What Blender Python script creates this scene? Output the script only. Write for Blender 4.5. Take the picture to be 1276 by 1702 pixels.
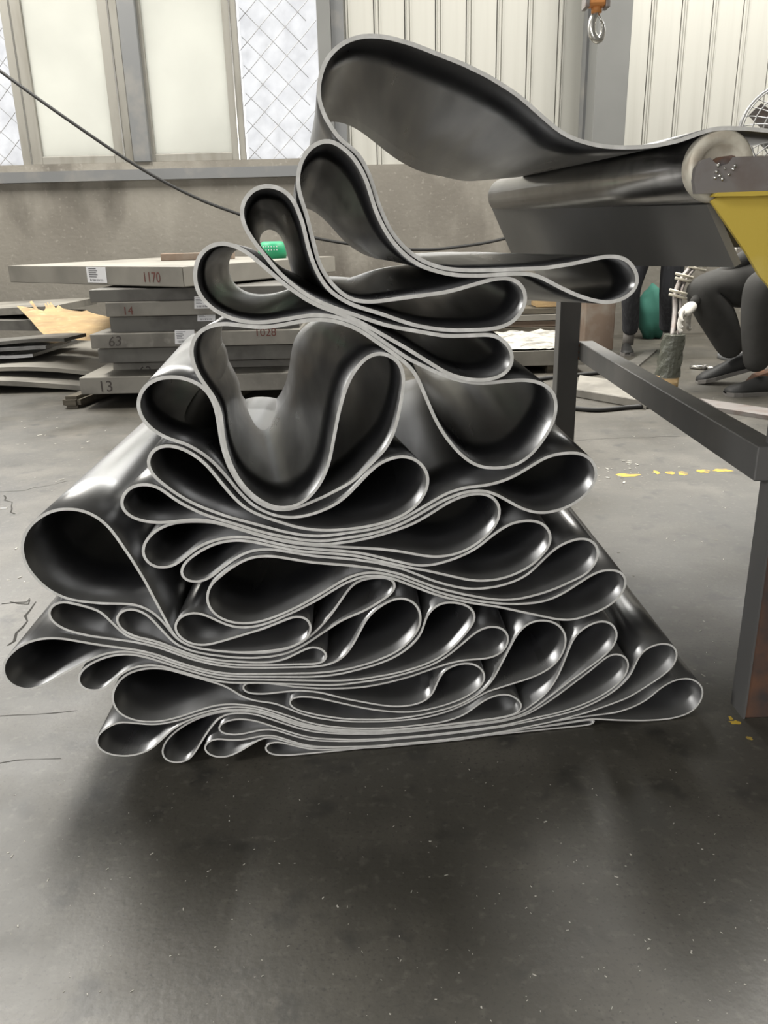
import bpy, bmesh, math, random
import numpy as np
from mathutils import Vector, Matrix

for o in list(bpy.data.objects):
    bpy.data.objects.remove(o, do_unlink=True)
scene = bpy.context.scene
COL = scene.collection
random.seed(7)

# ---------------------------------------------------------------- camera
W, H, F = 1276.0, 1702.0, 1350.0
PITCH, ROLL, CAM_H = math.radians(19.04), math.radians(-1.4), 0.9
cam_data = bpy.data.cameras.new('camera')
cam = bpy.data.objects.new('camera', cam_data)
COL.objects.link(cam)
cam_data.sensor_fit = 'HORIZONTAL'
cam_data.sensor_width = 36.0
cam_data.lens = 36.0 * F / W
cam_data.clip_start = 0.02
cam.matrix_world = (Matrix.Translation((0, 0, CAM_H)) @ Matrix.Rotation(math.pi / 2 - PITCH, 4, 'X')
                    @ Matrix.Rotation(ROLL, 4, 'Z'))
scene.camera = cam

# ---------------------------------------------------------------- world and lights
scene.view_settings.view_transform = 'Standard'
scene.view_settings.look = 'None'
scene.view_settings.gamma = 1.0
scene.view_settings.use_curve_mapping = False
scene.view_settings.exposure = 0.0
world = bpy.data.worlds.new('overcast_sky')
scene.world = world
world.use_nodes = True
wn = world.node_tree.nodes['Background']
wn.inputs['Color'].default_value = (0.97, 0.98, 1.0, 1)
wn.inputs['Strength'].default_value = 2.3


def area(name, loc, rot, sx, sy, power, color=(1, 1, 1)):
    d = bpy.data.lights.new(name, 'AREA')
    d.shape = 'RECTANGLE'
    d.size, d.size_y, d.energy, d.color = sx, sy, power, color
    o = bpy.data.objects.new(name, d)
    COL.objects.link(o)
    o.location, o.rotation_euler = loc, rot
    return o


# daylight from roof lights, a wall lamp on the left, plus unseen added fills
area('roof_light_lamp', (-3.2, 5.2, 5.38), (0, 0, 0), 1.2, 3.6, 520, (1.0, 0.965, 0.89))
area('roof_light_lamp', (2.6, 5.2, 5.38), (0, 0, 0), 1.2, 3.6, 520, (1.0, 0.965, 0.89))
area('back_high_fill', (0.5, 7.12, 4.35), (math.radians(-90), 0, 0), 14.0, 1.6, 900, (1.0, 0.985, 0.94))  # added fill above the view, brightens the floor and the fold tops
area('wall_lamp', (-5.6, -1.6, 3.3), (math.radians(-25), math.radians(-60), 0), 1.4, 1.4, 270, (1.0, 0.985, 0.95))
area('front_fill', (-2.2, -4.75, 1.6), (math.radians(90), 0, 0), 3.0, 2.8, 125, (1.0, 0.985, 0.96))  # added frontal fill behind the camera, brightens the sheet's cut edges

# ---------------------------------------------------------------- pixel -> place helpers
c_f = Vector((0, math.cos(PITCH), -math.sin(PITCH)))
c_r0 = Vector((1, 0, 0))
c_u0 = c_r0.cross(c_f)
c_r = math.cos(ROLL) * c_r0 + math.sin(ROLL) * c_u0
c_u = -math.sin(ROLL) * c_r0 + math.cos(ROLL) * c_u0
CAM = Vector((0, 0, CAM_H))


def ray(px, py):
    return c_f + c_r * ((px - W / 2) / F) - c_u * ((py - H / 2) / F)


def at(px, py, y):                       # point on the upright plane at distance y
    k = ray(px, py)
    return CAM + k * (y / k.y)


def onz(px, py, z):                      # point on the level plane at height z
    k = ray(px, py)
    return CAM + k * ((z - CAM_H) / k.z)


def ground(px, py):
    return onz(px, py, 0.0)


# ---------------------------------------------------------------- object helpers
def tag(o, label=None, cat=None, group=None, kind=None):
    if label: o['label'] = label
    if cat: o['category'] = cat
    if group: o['group'] = group
    if kind: o['kind'] = kind
    return o


def link(name, me, mat=None, parent=None, smooth=False):
    o = bpy.data.objects.new(name, me)
    COL.objects.link(o)
    if mat is not None and not me.materials:
        me.materials.append(mat)
    if parent is not None:
        o.parent = parent
        o.matrix_parent_inverse = parent.matrix_world.inverted() if False else Matrix.Translation(-parent.location)
    if smooth:
        for p in me.polygons:
            p.use_smooth = True
    return o


def empty(name, loc):
    o = bpy.data.objects.new(name, None)
    COL.objects.link(o)
    o.location = loc
    o.empty_display_size = 0.1
    return o


def mesh(name, verts, faces):
    me = bpy.data.meshes.new(name)
    me.from_pydata([tuple(v) for v in verts], [], faces)
    me.update()
    return me


def from_bm(name, bm):
    bmesh.ops.recalc_face_normals(bm, faces=bm.faces)
    me = bpy.data.meshes.new(name)
    bm.to_mesh(me)
    bm.free()
    return me


def hexa(bm, c):                         # 8 corners: bottom 0-3, top 4-7
    v = [bm.verts.new(tuple(p)) for p in c]
    for f in ((0, 3, 2, 1), (4, 5, 6, 7), (0, 1, 5, 4), (1, 2, 6, 5), (2, 3, 7, 6), (3, 0, 4, 7)):
        bm.faces.new([v[i] for i in f])


def box_bm(x0, x1, y0, y1, z0, z1, bm=None, bevel=0.0):
    bm = bm or bmesh.new()
    hexa(bm, [(x0, y0, z0), (x1, y0, z0), (x1, y1, z0), (x0, y1, z0),
              (x0, y0, z1), (x1, y0, z1), (x1, y1, z1), (x0, y1, z1)])
    if bevel:
        bmesh.ops.bevel(bm, geom=list(bm.edges), offset=bevel, segments=2, affect='EDGES', profile=0.5)
    return bm


def box(name, x0, x1, y0, y1, z0, z1, mat, parent=None, bevel=0.0):
    return link(name, from_bm(name, box_bm(min(x0, x1), max(x0, x1), min(y0, y1), max(y0, y1), min(z0, z1), max(z0, z1), None, bevel)), mat, parent)


def prism(name, poly, thick, mat, parent=None, bevel=0.0):
    """poly: 3-D points of the front outline; thick: vector towards the back"""
    bm = bmesh.new()
    a = [bm.verts.new(tuple(p)) for p in poly]
    b = [bm.verts.new(tuple(Vector(p) + Vector(thick))) for p in poly]
    n = len(poly)
    bm.faces.new(a)
    bm.faces.new(list(reversed(b)))
    for i in range(n):
        bm.faces.new([a[i], b[i], b[(i + 1) % n], a[(i + 1) % n]])
    if bevel:
        bmesh.ops.bevel(bm, geom=list(bm.edges), offset=bevel, segments=2, affect='EDGES')
    return link(name, from_bm(name, bm), mat, parent)


def tube_bm(pts, rad, seg=8, bm=None, caps=True):
    bm = bm or bmesh.new()
    pts = [Vector(p) for p in pts]
    n = len(pts)
    rads = rad if isinstance(rad, (list, tuple)) else [rad] * n
    rings, prev = [], None
    for i, p in enumerate(pts):
        t = (pts[min(i + 1, n - 1)] - pts[max(i - 1, 0)]).normalized()
        if prev is None:
            a = Vector((0, 0, 1)) if abs(t.z) < 0.9 else Vector((1, 0, 0))
            u = t.cross(a).normalized()
        else:
            u = (prev - t * prev.dot(t)).normalized()
        prev = u
        w = t.cross(u)
        rings.append([bm.verts.new(tuple(p + (u * math.cos(2 * math.pi * k / seg) + w * math.sin(2 * math.pi * k / seg)) * rads[i]))
                      for k in range(seg)])
    for i in range(n - 1):
        for k in range(seg):
            bm.faces.new([rings[i][k], rings[i][(k + 1) % seg], rings[i + 1][(k + 1) % seg], rings[i + 1][k]])
    if caps:
        bm.faces.new(list(reversed(rings[0])))
        bm.faces.new(rings[-1])
    return bm


def tube(name, pts, rad, mat, parent=None, seg=8, smooth=True):
    return link(name, from_bm(name, tube_bm(pts, rad, seg)), mat, parent, smooth)


def spline(pts, m=8):
    pts = [Vector(p) for p in pts]
    E = [pts[0] * 2 - pts[1]] + pts + [pts[-1] * 2 - pts[-2]]
    out = []
    for i in range(len(pts) - 1):
        p0, p1, p2, p3 = E[i:i + 4]
        for k in range(m):
            t = k / m
            out.append(0.5 * (2 * p1 + (p2 - p0) * t + (2 * p0 - 5 * p1 + 4 * p2 - p3) * t * t + (3 * p1 - p0 - 3 * p2 + p3) * t ** 3))
    out.append(pts[-1])
    return out


def text_part(name, body, loc, size, mat, parent, rot=(math.pi / 2, 0, 0), skew=0.0):
    cu = bpy.data.curves.new(name, 'FONT')
    cu.body = body
    cu.size = size
    cu.extrude = 0.0004
    cu.offset = 0.0
    cu.shear = skew
    t = bpy.data.objects.new(name, cu)
    COL.objects.link(t)
    me = bpy.data.meshes.new_from_object(t)
    bpy.data.objects.remove(t, do_unlink=True)
    me.transform(Matrix.Translation(loc) @ Matrix.Rotation(rot[2], 4, 'Z') @ Matrix.Rotation(rot[0], 4, 'X') @ Matrix.Rotation(rot[1], 4, 'Z'))
    me.materials.clear()
    return link(name, me, mat, parent)


# ---------------------------------------------------------------- materials
def principled(name, color, rough=0.5, metal=0.0, spec=0.5, ior=1.45, noise=None, bump=None, rough_var=0.0, coords='Object', rough_stretch=None):
    """noise: list of (scale, detail, color2, lo, hi, stretch)"""
    m = bpy.data.materials.new(name)
    m.use_nodes = True
    nt = m.node_tree
    b = nt.nodes['Principled BSDF']
    b.inputs['Base Color'].default_value = (*color, 1)
    b.inputs['Roughness'].default_value = rough
    b.inputs['Metallic'].default_value = metal
    b.inputs['IOR'].default_value = ior
    b.inputs['Specular IOR Level'].default_value = spec
    tc = nt.nodes.new('ShaderNodeTexCoord')
    last = None
    for (sc, det, c2, lo, hi, st) in (noise or []):
        mp = nt.nodes.new('ShaderNodeMapping')
        mp.inputs['Scale'].default_value = st
        nt.links.new(tc.outputs[coords], mp.inputs['Vector'])
        n = nt.nodes.new('ShaderNodeTexNoise')
        n.inputs['Scale'].default_value = sc
        n.inputs['Detail'].default_value = det
        nt.links.new(mp.outputs['Vector'], n.inputs['Vector'])
        r = nt.nodes.new('ShaderNodeMapRange')
        r.inputs['From Min'].default_value = lo
        r.inputs['From Max'].default_value = hi
        nt.links.new(n.outputs['Fac'], r.inputs['Value'])
        mx = nt.nodes.new('ShaderNodeMix')
        mx.data_type = 'RGBA'
        nt.links.new(r.outputs['Result'], mx.inputs['Factor'])
        if last is None:
            mx.inputs['A'].default_value = (*color, 1)
        else:
            nt.links.new(last, mx.inputs['A'])
        mx.inputs['B'].default_value = (*c2, 1)
        last = mx.outputs['Result']
    if last is not None:
        nt.links.new(last, b.inputs['Base Color'])
    if rough_var:
        n = nt.nodes.new('ShaderNodeTexNoise')
        n.inputs['Scale'].default_value = 2.3
        n.inputs['Detail'].default_value = 5
        if rough_stretch:
            mp = nt.nodes.new('ShaderNodeMapping')
            mp.inputs['Scale'].default_value = rough_stretch
            nt.links.new(tc.outputs[coords], mp.inputs['Vector'])
            nt.links.new(mp.outputs['Vector'], n.inputs['Vector'])
        else:
            nt.links.new(tc.outputs[coords], n.inputs['Vector'])
        r = nt.nodes.new('ShaderNodeMapRange')
        r.inputs['From Min'].default_value = 0.3
        r.inputs['From Max'].default_value = 0.7
        r.inputs['To Min'].default_value = rough - rough_var
        r.inputs['To Max'].default_value = rough + rough_var
        nt.links.new(n.outputs['Fac'], r.inputs['Value'])
        nt.links.new(r.outputs['Result'], b.inputs['Roughness'])
    if bump:
        n = nt.nodes.new('ShaderNodeTexNoise')
        n.inputs['Scale'].default_value = bump[0]
        n.inputs['Detail'].default_value = 6
        nt.links.new(tc.outputs[coords], n.inputs['Vector'])
        bp = nt.nodes.new('ShaderNodeBump')
        bp.inputs['Strength'].default_value = bump[1]
        bp.inputs['Distance'].default_value = bump[2]
        nt.links.new(n.outputs['Fac'], bp.inputs['Height'])
        nt.links.new(bp.outputs['Normal'], b.inputs['Normal'])
    return m


I3 = (1, 1, 1)
M = {}
M['rubber'] = principled('black_rubber', (0.013, 0.013, 0.015), 0.34, 0.0, 0.5, 2.9,
                         [(1.2, 3, (0.02, 0.02, 0.021), 0.45, 0.75, I3)], None, 0.08, 'Object', (9, 0.5, 9))
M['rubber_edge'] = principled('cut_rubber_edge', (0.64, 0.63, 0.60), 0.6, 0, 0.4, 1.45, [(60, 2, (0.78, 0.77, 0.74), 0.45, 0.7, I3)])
M['floor'] = principled('stained_concrete_floor', (0.064, 0.058, 0.046), 0.50, 0, 0.5, 1.65,
                        [(0.9, 8, (0.050, 0.046, 0.037), 0.4, 0.6, I3), (4.5, 10, (0.095, 0.086, 0.070), 0.48, 0.72, I3),
                         (11, 10, (0.030, 0.028, 0.023), 0.57, 0.70, I3), (55, 6, (0.105, 0.096, 0.080), 0.56, 0.75, I3),
                         (160, 3, (0.038, 0.035, 0.029), 0.56, 0.72, I3)],
                        (90, 0.15, 0.003), 0.12)
M['concrete'] = principled('old_concrete_wall', (0.27, 0.253, 0.222), 0.85, 0, 0.3, 1.45,
                           [(0.7, 6, (0.17, 0.155, 0.135), 0.45, 0.7, I3), (2.5, 8, (0.36, 0.34, 0.3), 0.5, 0.75, (1, 1, 0.4)),
                            (1.3, 5, (0.12, 0.11, 0.095), 0.6, 0.72, (1, 1, 0.5)), (30, 5, (0.4, 0.38, 0.34), 0.6, 0.85, I3)], (25, 0.3, 0.01))
M['cladding'] = principled('cream_metal_cladding', (0.53, 0.525, 0.485), 0.55, 0, 0.4, 1.45, [(3, 5, (0.45, 0.442, 0.405), 0.45, 0.8, (4, 1, 0.15))])
M['joint'] = principled('cladding_joint', (0.16, 0.155, 0.14), 0.6)
M['column'] = principled('grey_painted_column', (0.21, 0.213, 0.208), 0.5, 0, 0.4, 1.45, [(2, 5, (0.17, 0.173, 0.17), 0.4, 0.8, I3)])
M['frame'] = principled('weathered_aluminium_frame', (0.30, 0.29, 0.262), 0.5, 0.1, 0.5, 1.45, [(8, 5, (0.22, 0.208, 0.18), 0.5, 0.75, (1, 1, 0.2))])
M['mullion'] = principled('dark_window_post', (0.20, 0.205, 0.21), 0.5, 0.2, 0.5, 1.45, [(5, 5, (0.29, 0.28, 0.26), 0.5, 0.8, I3)])
M['ceiling'] = principled('roof_sheet', (0.22, 0.22, 0.21), 0.7)
M['plaster'] = principled('painted_side_wall', (0.20, 0.195, 0.18), 0.8)
M['steel'] = principled('dark_mill_steel', (0.13, 0.128, 0.125), 0.45, 0.25, 0.5, 1.45,
                        [(6, 6, (0.19, 0.18, 0.17), 0.45, 0.75, (1, 1, 0.3)), (3, 5, (0.20, 0.085, 0.04), 0.66, 0.8, I3)], None, 0.06)
M['rust'] = principled('rusty_steel', (0.16, 0.085, 0.055), 0.65, 0.2, 0.4, 1.45,
                       [(5, 7, (0.30, 0.13, 0.06), 0.5, 0.75, (1, 1, 0.5)), (9, 6, (0.06, 0.055, 0.055), 0.5, 0.68, I3)])
M['apron'] = principled('dark_apron_plate', (0.14, 0.136, 0.125), 0.6, 0.0, 0.4, 1.45, [(3, 4, (0.11, 0.107, 0.10), 0.4, 0.7, I3)])
M['roller'] = principled('polished_steel_roller', (0.30, 0.29, 0.28), 0.2, 0.9, 0.5, 1.45, [(20, 3, (0.2, 0.195, 0.19), 0.5, 0.7, (1, 1, 1))], None, 0.05)
M['rim'] = principled('worn_bright_steel', (0.66, 0.62, 0.52), 0.45, 0.15, 0.5, 1.45, [(25, 5, (0.40, 0.33, 0.25), 0.5, 0.75, I3)])
M['bracket'] = principled('grey_bracket_steel', (0.27, 0.25, 0.24), 0.5, 0.5, 0.5, 1.45, [(14, 6, (0.20, 0.15, 0.13), 0.5, 0.75, I3)])
M['yellow'] = principled('chipped_yellow_paint', (0.58, 0.43, 0.07), 0.5, 0, 0.5, 1.45, [(12, 6, (0.64, 0.51, 0.15), 0.45, 0.75, I3), (28, 6, (0.34, 0.22, 0.04), 0.66, 0.8, I3)], (60, 0.3, 0.002))
M['yellow_mark'] = principled('yellow_floor_paint', (0.58, 0.40, 0.05), 0.6, 0, 0.4, 1.45, [(30, 5, (0.2, 0.16, 0.08), 0.5, 0.65, I3)])
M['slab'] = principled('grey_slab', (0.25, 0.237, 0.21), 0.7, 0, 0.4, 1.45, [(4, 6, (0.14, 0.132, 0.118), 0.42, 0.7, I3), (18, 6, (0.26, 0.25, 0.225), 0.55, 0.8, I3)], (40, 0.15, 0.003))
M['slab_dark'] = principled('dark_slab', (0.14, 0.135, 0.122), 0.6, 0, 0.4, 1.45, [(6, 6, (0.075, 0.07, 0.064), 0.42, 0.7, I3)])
M['slab_top'] = principled('pale_slab', (0.27, 0.255, 0.225), 0.65, 0, 0.4, 1.45, [(3, 6, (0.19, 0.18, 0.16), 0.42, 0.7, I3)])
M['timber'] = principled('old_timber', (0.13, 0.115, 0.09), 0.8, 0, 0.3, 1.45, [(9, 6, (0.08, 0.07, 0.055), 0.45, 0.7, (1, 6, 6))])
M['brown_board'] = principled('brown_board', (0.24, 0.18, 0.14), 0.8, 0, 0.3, 1.45, [(9, 6, (0.3, 0.26, 0.22), 0.45, 0.7, I3)])
M['plywood'] = principled('torn_plywood', (0.47, 0.33, 0.17), 0.7, 0, 0.3, 1.45, [(5, 6, (0.30, 0.21, 0.12), 0.42, 0.72, (1, 1, 6)), (16, 6, (0.58, 0.45, 0.27), 0.55, 0.8, (1, 1, 5))])
M['paper'] = principled('white_label_paper', (0.72, 0.72, 0.74), 0.7)
M['ink'] = principled('label_ink', (0.08, 0.08, 0.09), 0.7)
M['red_chalk'] = principled('red_marker', (0.13, 0.05, 0.042), 0.8)
M['dark_chalk'] = principled('dark_marker', (0.07, 0.06, 0.055), 0.8)
M['white_wrap'] = principled('wrinkled_white_film', (0.55, 0.54, 0.50), 0.3, 0, 0.5, 1.45, [(5, 7, (0.25, 0.24, 0.22), 0.45, 0.65, (1, 4, 1))], (12, 0.6, 0.03))
M['trouser'] = principled('charcoal_trousers', (0.045, 0.046, 0.052), 0.9, 0, 0.2, 1.45, [(60, 2, (0.065, 0.066, 0.072), 0.45, 0.7, (1, 1, 0.05))])
M['trouser2'] = principled('dark_grey_trousers', (0.06, 0.059, 0.057), 0.9, 0, 0.2, 1.45, [(8, 4, (0.045, 0.045, 0.043), 0.45, 0.7, I3)])
M['shirt'] = principled('dark_work_jacket', (0.05, 0.055, 0.07), 0.9)
M['skin'] = principled('skin', (0.42, 0.25, 0.18), 0.55)
M['hair'] = principled('black_hair', (0.012, 0.011, 0.01), 0.5)
M['sock'] = principled('grey_sock', (0.19, 0.18, 0.17), 0.9)
M['shoe'] = principled('black_shoe', (0.03, 0.03, 0.03), 0.55)
M['sole'] = principled('worn_shoe_sole', (0.19, 0.18, 0.17), 0.7)
M['glove'] = principled('white_cotton_glove', (0.60, 0.58, 0.54), 0.9, 0, 0.2, 1.45, [(14, 4, (0.35, 0.33, 0.3), 0.55, 0.75, I3)])
M['green'] = principled('green_cloth', (0.03, 0.13, 0.10), 0.8)
M['green_sign'] = principled('green_plastic', (0.02, 0.30, 0.14), 0.5)
M['cable'] = principled('black_cable', (0.03, 0.03, 0.03), 0.6)
M['wire'] = principled('galvanised_wire', (0.32, 0.32, 0.32), 0.5, 0.4)
M['chrome'] = principled('bright_steel', (0.6, 0.59, 0.56), 0.25, 0.9)
M['orange'] = principled('orange_hook_block', (0.62, 0.26, 0.08), 0.5)
M['wrapped'] = principled('film_wrapped_tube', (0.11, 0.115, 0.095), 0.22, 0, 0.6, 1.5, [(18, 5, (0.17, 0.18, 0.145), 0.55, 0.8, (1, 1, 2))], (40, 0.7, 0.01))
M['debris'] = principled('pale_debris', (0.55, 0.53, 0.48), 0.8)
M['crack'] = principled('crack_fill', (0.035, 0.032, 0.028), 0.9)
M['stool'] = principled('wooden_stool', (0.16, 0.12, 0.085), 0.7)


def sheet_material(name, color, trans, rough=0.4, noise_c=None, nscale=2.0, amount=0.35):
    """daylight passing through dusty panes: part diffuse, part translucent"""
    m = bpy.data.materials.new(name)
    m.use_nodes = True
    nt = m.node_tree
    b = nt.nodes['Principled BSDF']
    b.inputs['Roughness'].default_value = rough
    t = nt.nodes.new('ShaderNodeBsdfTranslucent')
    mix = nt.nodes.new('ShaderNodeMixShader')
    mix.inputs[0].default_value = trans
    out = nt.nodes['Material Output']
    n = nt.nodes.new('ShaderNodeTexNoise')
    n.inputs['Scale'].default_value = nscale
    n.inputs['Detail'].default_value = 7
    tc = nt.nodes.new('ShaderNodeTexCoord')
    nt.links.new(tc.outputs['Object'], n.inputs['Vector'])
    r = nt.nodes.new('ShaderNodeMapRange')
    r.inputs['From Min'].default_value = 0.4
    r.inputs['From Max'].default_value = 0.75
    nt.links.new(n.outputs['Fac'], r.inputs['Value'])
    mx = nt.nodes.new('ShaderNodeMix')
    mx.data_type = 'RGBA'
    mx.inputs['A'].default_value = (*color, 1)
    mx.inputs['B'].default_value = (*(noise_c or tuple(c * (1 - amount) for c in color)), 1)
    nt.links.new(r.outputs['Result'], mx.inputs['Factor'])
    nt.links.new(mx.outputs['Result'], b.inputs['Base Color'])
    nt.links.new(mx.outputs['Result'], t.inputs['Color'])
    nt.links.new(b.outputs[0], mix.inputs[1])
    nt.links.new(t.outputs[0], mix.inputs[2])
    nt.links.new(mix.outputs[0], out.inputs['Surface'])
    return m


M['pane'] = sheet_material('dusty_glass_pane', (0.69, 0.685, 0.635), 0.8, 0.25, (0.62, 0.615, 0.57), 1.6)
M['film'] = sheet_material('crumpled_plastic_film', (0.49, 0.49, 0.49), 0.85, 0.3, (0.39, 0.39, 0.395), 7)

# ================================================================ the hall
WALL = 7.2
X0, X1, YF, ZC = -7.0, 8.0, -5.0, 5.5
SILL = at(240, 283, WALL).z
floor = tag(box('floor', X0, X1, YF, WALL + 0.4, -0.2, 0.0, M['floor']), kind='structure')
wall_back = tag(box('wall_back', X0, X1, WALL, WALL + 0.22, 0.0, SILL, M['concrete']), kind='structure')
tag(box('wall_left', X0 - 0.2, X0, YF, WALL + 0.4, 0, ZC, M['plaster']), kind='structure')
tag(box('wall_right', X1, X1 + 0.2, YF, WALL + 0.4, 0, ZC, M['plaster']), kind='structure')
ceiling = tag(box('ceiling', X0 - 0.2, X1 + 0.2, YF, WALL + 0.4, ZC, ZC + 0.15, M['ceiling']), kind='structure')
tag(box('wall_front', -0.7, X1, YF, YF + 0.2, 0, ZC, M['plaster']), kind='structure')
tag(box('wall_front_pier', X0, -3.7, YF, YF + 0.2, 0, ZC, M['plaster']), kind='structure')
tag(box('wall_front_lintel', -3.7, -0.7, YF, YF + 0.2, 3.0, ZC, M['plaster']), kind='structure')
tag(box('wall_back_upper', X0, at(530, 100, WALL).x, WALL + 0.02, WALL + 0.2, 3.4, ZC, M['cladding']), kind='structure')

# sill beam and window ledge
trim = tag(box('trim_1', X0, at(532, 280, WALL).x, WALL - 0.05, WALL + 0.05, SILL - 0.075, SILL + 0.005, M['mullion']), kind='structure')
tag(box('trim_2', X0, at(532, 270, WALL).x, WALL - 0.02, WALL + 0.18, SILL + 0.005, SILL + 0.06, M['concrete']), kind='structure')

# windows: real frames, dusty panes, wire mesh and film outside
WZ0, WZ1 = SILL + 0.06, 3.4


def xw(px, y=WALL, py=130):
    return at(px, py, y).x


def sash(name, pxl, pxr, fw_l, fw_r, y):
    xl, xr = xw(pxl), xw(pxr)
    e = empty(name, (xl, y, WZ0))
    tag(e, kind='structure')
    box('frame_bar', xl, xl + fw_l, y - 0.03, y + 0.03, WZ0, WZ1, M['frame'], e, 0.004)
    box('frame_bar', xr - fw_r, xr, y - 0.03, y + 0.03, WZ0, WZ1, M['frame'], e, 0.004)
    box('frame_bar', xl + fw_l, xr - fw_r, y - 0.03, y + 0.03, WZ0, WZ0 + 0.06, M['frame'], e, 0.004)
    box('frame_bar', xl + fw_l, xr - fw_r, y - 0.03, y + 0.03, WZ1 - 0.06, WZ1, M['frame'], e, 0.004)
    box('track_bead', xl + fw_l * 0.42, xl + fw_l * 0.5, y - 0.036, y - 0.03, WZ0, WZ1, M['chrome'], e)
    box('track_bead', xr - fw_r * 0.5, xr - fw_r * 0.42, y - 0.036, y - 0.03, WZ0, WZ1, M['chrome'], e)
    box('pane', xl + fw_l, xr - fw_r, y + 0.002, y + 0.008, WZ0 + 0.06, WZ1 - 0.06, M['pane'], e)
    return e


sash('window_1', 16, 206, 0.16, 0.15, WALL + 0.04)
sash('window_2', 234, 399, 0.045, 0.11, WALL + 0.04)
tag(box('trim_3', xw(209), xw(238), WALL - 0.04, WALL + 0.1, WZ0, WZ1, M['mullion'], None, 0.006), kind='structure')


def meshed_opening(name, pxl, pxr):
    xl, xr = (X0 if pxl is None else xw(pxl)), xw(pxr)
    y = WALL + 0.1
    e = empty(name, (xl, y, WZ0))
    tag(e, kind='structure')
    bm = bmesh.new()
    fl = max(xl, xr - (0.5 if pxl is None else 9.0))
    nx, nz = max(8, int((xr - fl) / 0.05)), 34
    g = [[bm.verts.new((fl + (xr - fl) * i / nx, y + 0.05 + 0.022 * math.sin(i * 1.7 + j * 0.9) * math.sin(j * 1.3 - i * 0.6) + random.uniform(-.006, .006),
                        WZ0 + (WZ1 - WZ0) * j / nz)) for j in range(nz + 1)] for i in range(nx + 1)]
    for i in range(nx):
        for j in range(nz):
            bm.faces.new([g[i][j], g[i + 1][j], g[i + 1][j + 1], g[i][j + 1]])
    link('plastic_film', from_bm('plastic_film', bm), M['film'], e, True)
    # chain link: bent wires crossing in diamonds
    bm = bmesh.new()
    px_, pz_ = 0.205, 0.20
    k = -int((WZ1 - WZ0) / pz_) - 2
    while True:
        xs = xl + k * px_
        if xs > xr:
            break
        for s in (1, -1):
            pts = []
            j = 0
            while WZ0 + j * pz_ / 2 <= WZ1:
                z = WZ0 + j * pz_ / 2
                x = xs + j * px_ / 2 if s > 0 else xs + (WZ1 - WZ0) / pz_ * px_ - j * px_ / 2
                if xl <= x <= xr:
                    pts.append((x, y - 0.01 + (0.006 if j % 2 else -0.006) * s, z))
                j += 1
            if len(pts) > 1:
                tube_bm(pts, 0.0028, 5, bm)
        k += 1
    w = link('chain_link_wire', from_bm('chain_link_wire', bm), M['wire'], e)
    tag(w, kind='stuff')
    return e


meshed_opening('window_3', 399, 531)
meshed_opening('window_4', None, 16)

# steel post between windows and cladding, then the clad wall
tag(box('trim_4', xw(531), xw(553), WALL - 0.06, WALL + 0.12, SILL, ZC, M['column'], None, 0.004), kind='structure')
tag(box('trim_5', xw(553), xw(574), WALL - 0.02, WALL + 0.12, SILL, ZC, M['mullion'], None, 0.004), kind='structure')
clad = empty('wall_cladding', (xw(574), WALL, SILL))
tag(clad, kind='structure')
pw = (xw(1225) - xw(573)) / 13.0
bm = bmesh.new()
prof = [(0.0, 0.0), (0.012, 0.0), (0.018, -0.014), (0.026, -0.014), (0.032, 0.004), (0.037, -0.008), (0.043, -0.008), (0.048, 0.0), (pw - 0.008, 0.0)]
vf = [[bm.verts.new((x, WALL + 0.02 + y, z)) for x, y in prof] for z in (SILL - 0.005, ZC)]
vb = [[bm.verts.new((x, WALL + 0.05, z)) for x in (0.0, pw - 0.008)] for z in (SILL - 0.005, ZC)]
for i in range(len(prof) - 1):
    bm.faces.new([vf[0][i], vf[0][i + 1], vf[1][i + 1], vf[1][i]])
bm.faces.new([vb[0][0], vb[0][1], vb[1][1], vb[1][0]])
bm.faces.new([vf[0][0], vf[1][0], vb[1][0], vb[0][0]])
bm.faces.new([vf[0][-1], vf[1][-1], vb[1][1], vb[0][1]])
panel_me = from_bm('panel', bm)
panel_me.materials.append(M['cladding'])
k = 0
xp = xw(574)
while xp < X1 - pw:
    p = link('panel', panel_me, None, clad)
    p.location.x += xp
    p.location.z += 0
    xp += pw
tag(box('wall_backing', xw(574), X1, WALL + 0.06, WALL + 0.2, SILL, ZC, M['joint']), kind='structure')
# column in front of the cladding
ca, cb = at(988, 150, 6.75).x, at(1043, 150, 6.75).x
col = tag(box('column', ca, cb, 6.75, 7.12, 0, ZC, M['column'], None, 0.006), kind='structure')
box('flange_edge', ca - 0.02, ca + 0.004, 7.0, 7.14, 0, ZC, M['mullion'], col)

tag(box('added_glazing', X0 + 0.5, X1 - 0.5, WALL - 0.05, WALL - 0.02, 3.5, 5.2, M['film']), kind='structure')  # unseen glazing strip, added only to back the high fill light
# roof lights the daylight comes through (glazed strips in the ceiling)
for x in (-3.2, 2.6):
    e = box('roof_light', x - 0.65, x + 0.65, 1.4, 8.6 - 1.1, ZC - 0.05, ZC - 0.001, M['film'], ceiling)

# ---------------------------------------------------------------- floor marks
def patch(name, cx, cy, rx, ry, mat, z=0.0006, n=14, seed=0, parent=floor):
    rr = random.Random(seed)
    vs = []
    for i in range(n):
        a = 2 * math.pi * i / n
        q = rr.uniform(0.55, 1.1)
        vs.append((cx + math.cos(a) * rx * q, cy + math.sin(a) * ry * q, z))
    return prism(name, vs, (0, 0, -0.0005), mat, parent)


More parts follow.
